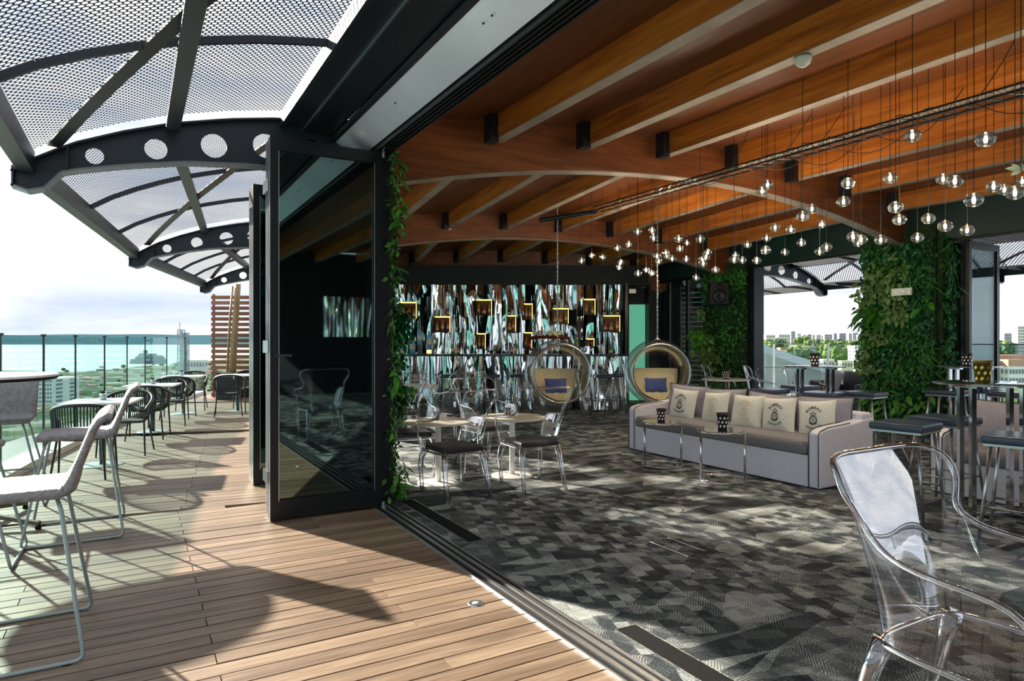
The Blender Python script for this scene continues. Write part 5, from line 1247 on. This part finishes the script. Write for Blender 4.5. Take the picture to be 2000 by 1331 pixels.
q = MB(); arc = [(-.35*math.sin(a), 7.4+1.1*math.sin(a)*.9, -.03-.0*a) for a in [i*.12 for i in range(12)]]
MB().tube([(x, y, z) for x, y, z in arc], .035, 8).build('end_curve', 'black_metal', t, smooth=True)
PS = [(80, 467, 30), (124, 444, 30), (171, 450, 30), (235, 411, 34), (285, 394, 34), (323, 341, 38), (385, 334, 38), (392, 367, 38), (250, 474, 32), (243, 494, 30), (325, 522, 34), (360, 507, 32), (384, 521, 32), (407, 446, 36), (415, 469, 30), (445, 431, 36), (450, 445, 30), (473, 458, 34), (502, 371, 40), (506, 414, 36), (538, 389, 30), (534, 460, 32), (595, 372, 42), (577, 540, 34), (628, 430, 38), (620, 450, 38), (608, 478, 40), (604, 460, 36), (661, 506, 36), (742, 460, 46), (748, 443, 36), (777, 464, 38), (840, 466, 40), (800, 397, 38), (883, 368, 40), (878, 421, 46), (920, 322, 44), (962, 429, 38), (989, 331, 46), (1033, 389, 42), (1039, 273, 56), (1080, 241, 52), (1124, 308, 42), (863, 164, 48), (887, 137, 50), (1113, 427, 42), (1143, 408, 48), (1236, 130, 60), (1217, 210, 58), (1258, 362, 56), (1293, 375, 54), (1280, 390, 44), (1378, 376, 54), (1419, 108, 60), (1443, 235, 64), (1459, 289, 58), (1537, 367, 54), (1585, 284, 58), (1658, 317, 62), (1753, 335, 60), (1649, 112, 60), (1700, 122, 68), (1782, 203, 78), (1868, 145, 62), (1915, 158, 60), (1960, 172, 76), (1992, 122, 56)]
PX = [(1100+x/2.222, 300+y/2.222, w_/2.222) for x, y, w_ in PS]+[(1782, 266, 32), (1925.2, 272.8, 37)]
PX.sort()
def ceil_z(x, y):
    k = 0 if y < 5.95-.03*(x-1.9)*0 else (1 if y < 11.1-.18*(x-2.5) else 2)
    s = min(1, max(0, (x-1.9)/8.66)); return zroof(k, s)-.02
pg = 'clear glass globe pendants'
proto = None
for i, (u, v, wpx) in enumerate(PX):
    d = .118*1280/wpx; d = min(d, 10.2); p = at(u, d, EYE+(666-v)/1280*d); top = ceil_z(p.x, p.y); lab = 'clear glass globe pendant lamp, %s from the left of the hanging cluster' % ordinal(i+1)
    if proto is None:
        proto = thing('globe_pendant', lab, 'pendant lamp', tuple(p), 0, pg)
        MB().ball((0, 0, 0), .056, 24, 16, (1, 1, .84)).build('globe', 'globe_glass', proto, smooth=True)
        MB().tube([(.0555*math.cos(2*PI*j/28), .0555*math.sin(2*PI*j/28), 0) for j in range(28)], .0022, 5, closed=True).build('seam_ring', 'acrylic_solid', proto, smooth=True)
        MB().lathe([(0, -.022), (.008, -.020), (.010, -.005), (.009, .012), (0, .014)], 12).build('bulb', 'bulb', proto, smooth=True)
        MB().lathe([(.0105, .012), (.0105, .034), (.006, .046), (.002, .06)], 12).build('socket', 'stool_steel', proto, smooth=True)
        c_ = MB().tube([(0, 0, 0), (0, 0, 1)], .0028, 5).build('cord', 'speaker_black', proto); c_.location = (0, 0, .05); c_.scale = (1, 1, top-p.z-.05); r_ = proto
    else:
        r_ = dup(proto, tuple(p), 0, lab)
        for ch in r_.children:
            if ch.name.startswith('cord'): ch.scale = (1, 1, top-p.z-.05)
    if i % 4 == 1:          # the lamp's own light
        ld = bpy.data.lights.new('lamp_light', 'POINT'); ld.energy = LAMP_W; ld.color = (1, .86, .68); ld.shadow_soft_size = .012
        lo_ = bpy.data.objects.new('lamp_light', ld); C.objects.link(lo_); lo_.parent = r_; lo_.location = (0, 0, -.004)
# drooping surplus cords along the tray
for i in range(12):
    y = 5.6-.42*i; z0 = ceil_z(TX, y)-.02; x0 = TX+random.uniform(.1, 1.3); q = MB(); y2 = y-random.uniform(.2, .8)
    pts = [Vector((TX, y, TZ+.03)).lerp(Vector((x0, y2, z0)), f/10)+Vector((0, 0, -.30*math.sin(PI*f/10))) for f in range(11)]
    q.tube(pts, .004, 5); o = q.build('drooping_cord', 'speaker_black'); tag(o, 'black surplus cord looping from the cable tray, %s from its far end' % ordinal(i+1), 'cord', 'loose cords at the cable tray')
def detector(u, v, d, label):
    p = at(u, d, EYE+(666-v)/1280*d); t = thing('smoke_detector', label, 'smoke detector', tuple(p)); t.rotation_euler = (.05, .1, 0)
    MB().lathe([(0, -.035), (.03, -.032), (.045, -.02), (.055, 0), (.055, .012), (0, .012)], 24).build('body', 'plastic_white', t, smooth=True); MB().lathe([(0, .012), (.035, .012), (.035, .025), (0, .025)], 20).build('mount', 'stool_steel', t)
def on_beam(u, v, i, k=0):
    best = None
    for j in range(400):
        t_ = j/400; s = (2.075+1.115*i-1.89)/8.66; p = ceil_pt(k, s, t_, -.255); dd = p.dot(FW)
        if dd < .3: continue
        uu = 1000+1280*p.dot(RT)/dd
        if best is None or abs(uu-u) < best[0]: best = (abs(uu-u), p)
    return best[1]
for (u, v, i, k, lab) in [(1568, 120, 2, 0, 'white smoke detector under a near ceiling beam'), (877, 480, 2, 1, 'small white smoke detector under a beam above the bar')]:
    p = on_beam(u, v, i, k); t = thing('smoke_detector', lab, 'smoke detector', (p.x, p.y, p.z-.02))
    MB().lathe([(0, -.05), (.03, -.047), (.05, -.03), (.062, 0), (.062, .018), (0, .018)], 24).build('body', 'plastic_white', t, smooth=True)
    MB().lathe([(.0, -.0505), (.018, -.0505), (.018, -.053), (0, -.053)], 16).build('sensor', 'stool_steel', t)
# pale leaf ornament among the pendants at the right edge
p = at(1994, 4.3, EYE+(666-333)/1280*4.3); t = thing('leaf_ornament', 'pale green-white leaf ornament hanging at the right picture edge', 'ornament', tuple(p), -.5)
for j, (a, l_) in enumerate([(2.9, .09), (2.3, .07), (3.6, .07), (.3, .09), (1.2, .07)]):
    q = MB(); lv, lf = leaf_mesh('l', l_, l_*.45, ''); mm = orient(Vector((0, -1, .2)), Vector((math.cos(a), 0, math.sin(a))), 0); q.add([mm @ Vector(v) for v in lv], lf); q.build('leaf', 'pale_leaf', t)
MB().tube([(0, 0, 0), (0, 0, ceil_z(p.x, p.y)-p.z)], .003, 5).build('cord', 'speaker_black', t)

# ---------------------------------------------------------------- the sea, the city and the hills
q = MB(); q.add([(-26000, -3000, -56), (-26000, 30000, -56), (9000, 30000, -56), (2500, 900, -56), (-30, -800, -56)], [(0, 4, 3, 2, 1)]); q.build('sea', 'sea', kind='structure')
coast = [(-60, 1240), (60, 1230), (110, 1180), (150, 1190), (190, 1240), (235, 1310), (270, 1450), (330, 1480), (345, 1750), (400, 1800), (430, 1950), (520, 2300)]
cp = [at(u, d, -55.4) for u, d in coast]; q = MB(); near = [at(520, 60, -55.4), at(-400, 90, -55.4), at(-700, 700, -55.4)]
q.add(cp+near, [tuple(range(len(cp)+len(near)-1, -1, -1))]); o = q.build('ground', 'city_ground', kind='structure')
if o.data.polygons[0].normal.z < 0: o.data.flip_normals()
q = MB(); N_ = 60; 
for i in range(N_+1):
    u = -500+1500*i/N_; p = at(u, 9000, -56); hgt = 146+7*math.sin(i*.31)+3*math.sin(i*.9+1); q.v += [tuple(p), tuple(p+Vector((0, 0, hgt))+FW*900)]
for i in range(N_): q.f.append((i*2, i*2+2, i*2+3, i*2+1))
q.build('far_hills', 'far_hills', kind='structure')
def building(u, d, w_, dp, zb, zt, m_, lab, rows=0, cols=0, roof=None, rz=None, name='building'):
    p = at(u, d, zb); t = thing(name, lab, 'building', tuple(p), -math.radians(30) if rz is None else rz)
    H_ = zt-zb; MB().box((0, 0, H_/2), (w_, dp, H_)).build('walls', m_, t)
    if roof: MB().box((0, 0, H_+.6), (w_*1.04, dp*1.04, 1.2)).build('roof', roof, t)
    if rows:
        q = MB()
        for r in range(rows):
            for c in range(cols):
                x = -w_/2+w_*(c+.5)/cols; z = H_-H_*(r+.6)/(rows+.4)
                q.box((x, -dp/2, z), (w_/cols*.5, .3, H_/(rows+.4)*.5))
        for r in range(rows):
            for c in range(2):
                y = -dp/2+dp*(c+.5)/2; z = H_-H_*(r+.6)/(rows+.4); q.box((-w_/2, y, z), (.3, dp*.22, H_/(rows+.4)*.5)); q.box((w_/2, y, z), (.3, dp*.22, H_/(rows+.4)*.5))
        q.build('windows', 'b_window', t, kind='stuff')
    return t
def Z(v, d): return EYE+(666-v)/1280*d
def bl(u0, u1, v0, v1, d, m_, lab, rows=0, cols=0, roof=None, dp=None, rz=None):
    w_ = (u1-u0)/1280*d; zb = Z(v1, d); building((u0+u1)/2, d, w_, dp or w_*.7, zb-d*.01, Z(v0, d), m_, lab, rows, cols, roof, rz)
# right skyline
bl(1477, 1487, 646, 672, 700, 'b_white', 'pale tower with a dark stripe at the left edge of the terrace opening', 8, 2)
bl(1494, 1512, 655, 668, 900, 'b_white', 'low white block next to the pale striped tower', 4, 5)
bl(1518, 1540, 654, 672, 620, 'b_white', 'wide white block above the curved roof', 5, 6)
bl(1544, 1552, 648, 670, 900, 'b_grey', 'slim tower above the cream block', 7, 2)
bl(1556, 1563, 652, 668, 950, 'b_white', 'pale slim block left of the purple-grey towers', 5, 2)
for k, (a, b, v, m_) in enumerate([(1576, 1584, 654, 'b_grey'), (1586, 1591, 655, 'b_cream'), (1593, 1603, 655, 'b_grey'), (1604, 1607, 657, 'b_white'), (1608, 1623, 654, 'b_grey'), (1627, 1636, 652, 'b_purple'), (1637, 1650, 652, 'b_purple'), (1657, 1663, 652, 'b_grey'), (1664, 1674, 651, 'b_purple'), (1674, 1683, 655, 'b_grey'), (1687, 1699, 657, 'b_white')]):
    bl(a, b, v, 670, 900+15*(k % 3), m_, 'far housing tower on the skyline, %s from the left in the purple-grey row' % ORD[k], 7, max(2, (b-a)//3))
bl(1549, 1576, 676, 704, 255, 'b_cream', 'cream apartment block with flat roof behind the far glass railing', 4, 5, None, 5, -math.radians(20))
bl(1577, 1592, 677, 704, 260, 'b_grey', 'grey side wing of the cream apartment block', 5, 4)
bl(1663, 1702, 683, 714, 205, 'b_white', 'large white block with small windows left of the big green wall', 6, 8, 'b_white')
bl(1521, 1545, 684, 692, 330, 'b_cream', 'low house with red tiled roof left of the cream block', 1, 5, 'b_roof')
bl(1628, 1650, 689, 697, 300, 'b_cream', 'low red-roofed house in the trees, centre of the terrace view', 1, 5, 'b_roof')
bl(1604, 1626, 702, 726, 170, 'b_white', 'white low building below the trees behind the candle pot', 2, 4)
bl(1640, 1662, 705, 726, 180, 'b_cream', 'pale low building in front of the large white block', 2, 4)
bl(1672, 1680, 680, 686, 230, 'b_pink', 'small pink rooftop box above the large white block')
bl(1850, 1862, 655, 700, 420, 'b_teal', 'teal-tinted block seen through the open glass door leaf', 7, 3)
bl(1865, 1878, 658, 700, 450, 'b_pink', 'pinkish block seen through the open glass door leaf', 6, 3)
bl(1904, 1924, 637, 684, 420, 'b_white', 'tall white tower right of the glass door frame', 9, 4)
bl(1903, 1923, 657, 684, 400, 'b_pink', 'salmon pink block at the foot of the tall white tower', 6, 4)
bl(1925, 1942, 639, 684, 440, 'b_grey', 'tall grey glass tower behind the brick-red block', 9, 3)
bl(1927, 1947, 656, 683, 380, 'b_red', 'brick-red block with white balconies at right', 7, 3)
bl(1957, 1975, 652, 676, 470, 'b_grey', 'mid-height grey block behind the round tree clump', 6, 4)
bl(1975, 1983, 655, 680, 480, 'b_white', 'white slab left of the rightmost tower', 6, 2)
bl(1982, 2004, 638, 697, 360, 'b_white', 'rightmost tall white tower at the picture edge', 12, 5)
bl(1985, 1998, 676, 700, 300, 'b_grey', 'grey lower block at the foot of the rightmost tower', 5, 4)
bl(1925, 1990, 702, 712, 190, 'b_pink', 'long low row of red-roofed houses behind the gold pot', 1, 14, 'b_roof')
bl(1906, 1940, 716, 744, 120, 'b_pink', 'pink house front just beyond the terrace, below the black pot', 2, 6, 'b_roof')
bl(1962, 1992, 716, 744, 118, 'b_white', 'white house right of the pink house beyond the terrace', 2, 5, 'b_roof')
q = MB(); q.add([at(1380, 60, -20), at(2300, 60, -20), at(2300, 400, -9), at(1380, 400, -9), at(2300, 1100, -1.5), at(1380, 1100, -1.5), at(2300, 2600, 3), at(1380, 2600, 3)], [(0, 1, 2, 3), (3, 2, 4, 5), (5, 4, 6, 7)]); o = q.build('ground', 'tree_ground', kind='structure')
for pl in o.data.polygons:
    if pl.normal.z < 0: pl.flip()
tree_me = []
for k in range(3):
    bm = bmesh.new(); bmesh.ops.create_icosphere(bm, subdivisions=3, radius=1)
    for v in bm.verts:
        f = 1+.22*math.sin(5*v.co.x+k*2)*math.sin(4*v.co.y+k)+random.uniform(-.13, .13); v.co = v.co*f; v.co.z *= .8
    me = bpy.data.meshes.new('crown'); bm.to_mesh(me); bm.free(); me.materials.append(M['tree_green' if k != 1 else 'tree_dark']); tree_me.append(me)
trunk_me = None
tn = 0
def tree(u, v, d, r, where):
    global trunk_me, tn
    tn += 1; z = Z(v, d); p = at(u, d, z-r*1.3); t = thing('tree', 'green tree %s' % where, 'tree', tuple(p), random.uniform(0, 6), 'trees of the city')
    o = bpy.data.objects.new('crown', random.choice(tree_me)); C.objects.link(o); o.parent = t; o.location = (0, 0, r*1.3); o.scale = (r, r, r)
    if trunk_me is None: o = MB().tube([(0, 0, -.4), (0, 0, 1)], .06, 6).build('trunk', 'stem', t); trunk_me = o.data
    else: o = bpy.data.objects.new('trunk', trunk_me); C.objects.link(o); o.parent = t
    o.scale = (r, r, r)
cnt = {}
for (u0, u1, v0, v1, d0, d1, n_, r0, where) in [(1490, 1530, 670, 682, 430, 600, 16, 3.4, 'above the curved pale roof'), (1556, 1580, 659, 667, 640, 720, 5, 4, 'left of the purple-grey towers'), (1575, 1700, 670, 678, 520, 700, 50, 3.6, 'in the belt under the skyline'), (1590, 1700, 680, 698, 260, 380, 44, 2.8, 'on the slope behind the railing'), (1550, 1572, 690, 700, 200, 225, 6, 2.6, 'in front of the cream block'), (1948, 1982, 676, 696, 300, 330, 22, 2.6, 'in the clump by the rightmost tower'), (1904, 1950, 688, 696, 300, 340, 14, 2.2, 'in the low row beside the door frame'), (1852, 1880, 680, 702, 300, 350, 12, 2.6, 'behind the open glass door')]:
    ps = sorted((random.uniform(u0, u1), random.uniform(v0, v1), random.uniform(d0, d1)) for _ in range(n_))
    for j, (u, v, d) in enumerate(ps): tree(u, v, d, r0*random.uniform(.7, 1.3), '%s, %s from the left' % (where, ordinal(j+1)))
# left: harbour town below the railing
bl(94, 129, 738, 775, 330, 'b_white', 'large white apartment block below the railing at left', 6, 7, None, 20)
bl(131, 150, 741, 775, 345, 'b_teal', 'grey side block joined to the large white apartment block', 5, 4)
lb = []
for i in range(70):
    v = 716+ (i/70)**1.6*130; d = 1280*56/(v-664); u = random.uniform(150 if v < 760 else 60, 415); lb.append((u, v, d))
for i, (u, v, d) in enumerate(sorted(lb)):
    w_ = random.uniform(6, 16); m_ = random.choice(['b_white', 'b_white', 'b_cream', 'b_teal', 'b_grey', 'b_pink']); hgt = random.uniform(2.5, 6)*(1 if v < 760 else 1.5)
    building(u, d, w_/1280*d, w_/1280*d*.8, -55.4, -55.4+hgt/1280*d, m_, 'small %s building of the harbour town at left, %s from the left' % ({'b_white': 'white', 'b_cream': 'cream', 'b_teal': 'blue-grey', 'b_grey': 'grey', 'b_pink': 'pinkish'}[m_], ordinal(i+1)), 2, 4, random.choice([None, 'b_roof', None]), random.uniform(-.9, .3))
for i in range(46):
    v = 712+random.random()**1.4*60; u = random.uniform(118+ (0 if v > 722 else 60), 425); d = 1280*56/(v-664); lb.append((u, v, d)); tree(u, v, d, random.uniform(2.2, 4.5)/1280*d, 'among the harbour houses, %s planted at bearing mark' % ordinal(i+1))
tl = [o for o in bpy.data.objects if o.get('label', '').endswith('bearing mark')]
tl.sort(key=lambda o: o.location.dot(RT)/o.location.dot(FW))
for i, o in enumerate(tl): o['label'] = 'green tree among the harbour houses left, %s from the left' % ordinal(i+1)
# cruise ship and lattice tower
p = at(288, 1620, -56); t = thing('cruise_ship', 'grey-blue cruise ship moored beyond the harbour town', 'ship', tuple(p), -math.radians(25))
Ls = 68/1280*1620
q = MB(); hw = Ls/2; prof = [(-hw, 11, 0), (-hw*.96, 0, 7), (hw*.86, 0, 7), (hw, 11, 0)]
q.add([(-hw, 0, 12), (-hw*.93, -7, 0), (hw*.95, -7, 0), (hw, -8, 12), (hw, 8, 12), (hw*.95, 7, 0), (-hw*.93, 7, 0), (-hw*.8, -8, 12), (-hw*.8, 8, 12)], [(0, 1, 2, 3, 7), (0, 8, 4, 5, 6), (1, 6, 5, 2), (2, 5, 4, 3), (0, 7, 3, 4, 8), (0, 6, 1)]); q.build('hull', 'hull_navy', t)
for i, (a, b, z0, z1) in enumerate([(-.62, .90, 12, 17), (-.52, .80, 17, 21), (-.42, .45, 21, 25)]): MB().box(((a+b)/2*hw, 0, (z0+z1)/2), ((b-a)*hw, 12, z1-z0)).build('deck_house', ['hull_navy', 'lattice_steel', 'hull_navy'][i], t)
MB().box((-.12*hw, 0, 29), (8, 5, 9)).build('funnel', 'hull_navy', t); MB().tube([(-.35*hw, 0, 25), (-.35*hw, 0, 34)], .8, 6).build('mast', 'lattice_steel', t)
def lattice(u, d, w_, z1, lab, name='lattice_tower'):
    p = at(u, d, -55.4); t = thing(name, lab, 'tower', tuple(p), -math.radians(30)); H_ = z1+55.4
    for sx in (-1, 1):
        for sy in (-1, 1): MB().beam((sx*w_/2, sy*w_/2, 0), (sx*w_/2, sy*w_/2, H_), .9, .9, up=(1, 0, 0)).build('upright', 'lattice_steel', t)
    n_ = int(H_/6); q = MB()
    for i in range(n_):
        a, b = H_*i/n_, H_*(i+1)/n_
        for sy in (-1, 1): q.beam((-w_/2, sy*w_/2, a), (w_/2, sy*w_/2, b), .45, .45); q.beam((w_/2, sy*w_/2, a), (-w_/2, sy*w_/2, b), .45, .45); q.beam((-w_/2, sy*w_/2, b), (w_/2, sy*w_/2, b), .6, .6)
    q.build('bracing', 'lattice_steel', t, kind='stuff')
    for f in (.35, .6, .85): MB().box((0, 0, H_*f), (w_*1.25, w_*1.1, 1.2)).build('platform', 'lattice_steel', t)
    MB().tube([(0, 0, 0), (0, 0, H_*.97)], w_*.2, 8).build('stack', 'b_grey', t); return t
t = lattice(354, 900, 6.5, Z(645, 900), 'tall lattice industrial tower with mast, left of the twin, by the harbour'); MB().tube([(-2, 0, Z(645, 900)+55), (-2, 0, Z(630, 900)+55.4)], .5, 6).build('mast', 'lattice_steel', t)
lattice(364, 905, 5, Z(651, 905), 'shorter lattice industrial tower, right of the twin, by the harbour')
bl(366, 400, 704, 712, 1000, 'b_teal', 'dark harbour shed right of the lattice towers', 1, 6)
# pale curved roof wing seen through the right opening
t = thing('roof_wing', 'pale metal curved roof wing sloping down beyond the right terrace', 'roof', tuple(at(1440, 19, -3)), -math.radians(30))
o_ = at(1440, 19, -3)
q = MB(); n_ = 12; 
for i in range(n_+1):
    f = i/n_; u = 1465+150*f; v = 664+ 52*f**.85; z = Z(v, 19); p = at(u, 19, 0)-o_; 
    lx = p.dot(RT); zz = z+3
    q.v += [(lx, 0, 0), (lx, 0, zz-.10), (lx, 4.0, zz+.30), (lx, 4.0, 0)]
for i in range(n_):
    a, b = i*4, i*4+4
    for j in range(4): q.f.append((a+j, b+j, b+(j+1) % 4, a+(j+1) % 4))
q.f += [(3, 2, 1, 0), tuple(n_*4+j for j in range(4))]; q.build('flank', 'roof_side', t)
q = MB()
for i in range(n_+1):
    f = i/n_; u = 1465+150*f; z = Z(664+52*f**.85, 19)+3; lx = (at(u, 19, 0)-o_).dot(RT); q.v += [(lx, -.25, z-.22), (lx, -.25, z), (lx, 4.2, z+.42)]
for i in range(n_):
    a, b = i*3, i*3+3; q.f += [(a, b, b+1, a+1), (a+1, b+1, b+2, a+2)]
q.build('roof_skin', 'roof_metal', t)
# dark lounge sofa outdoors on the right terrace
t = thing('lounge_sofa', 'dark woven outdoor sofa on the right terrace behind the high table', 'sofa', (12.7, 8.2, 0), -1.9)
MB().box((0, 0, .19), (1.5, .8, .42)).build('base', 'rope_dark', t, bevel=.05); MB().box((0, .34, .55), (1.5, .16, .50)).build('back', 'rope_dark', t, bevel=.06)
for sx in (-1, 1): MB().box((sx*.70, 0, .45), (.14, .75, .30)).build('arm', 'rope_dark', t, bevel=.05)
o = pillow('cushion', .5, .42, .16, 'sofa_back'); place(o, (12.45, 8.35, .65), -1.9, -.25, .25); tag(o, 'mauve-grey cushion leaning on the dark outdoor sofa', 'cushion')
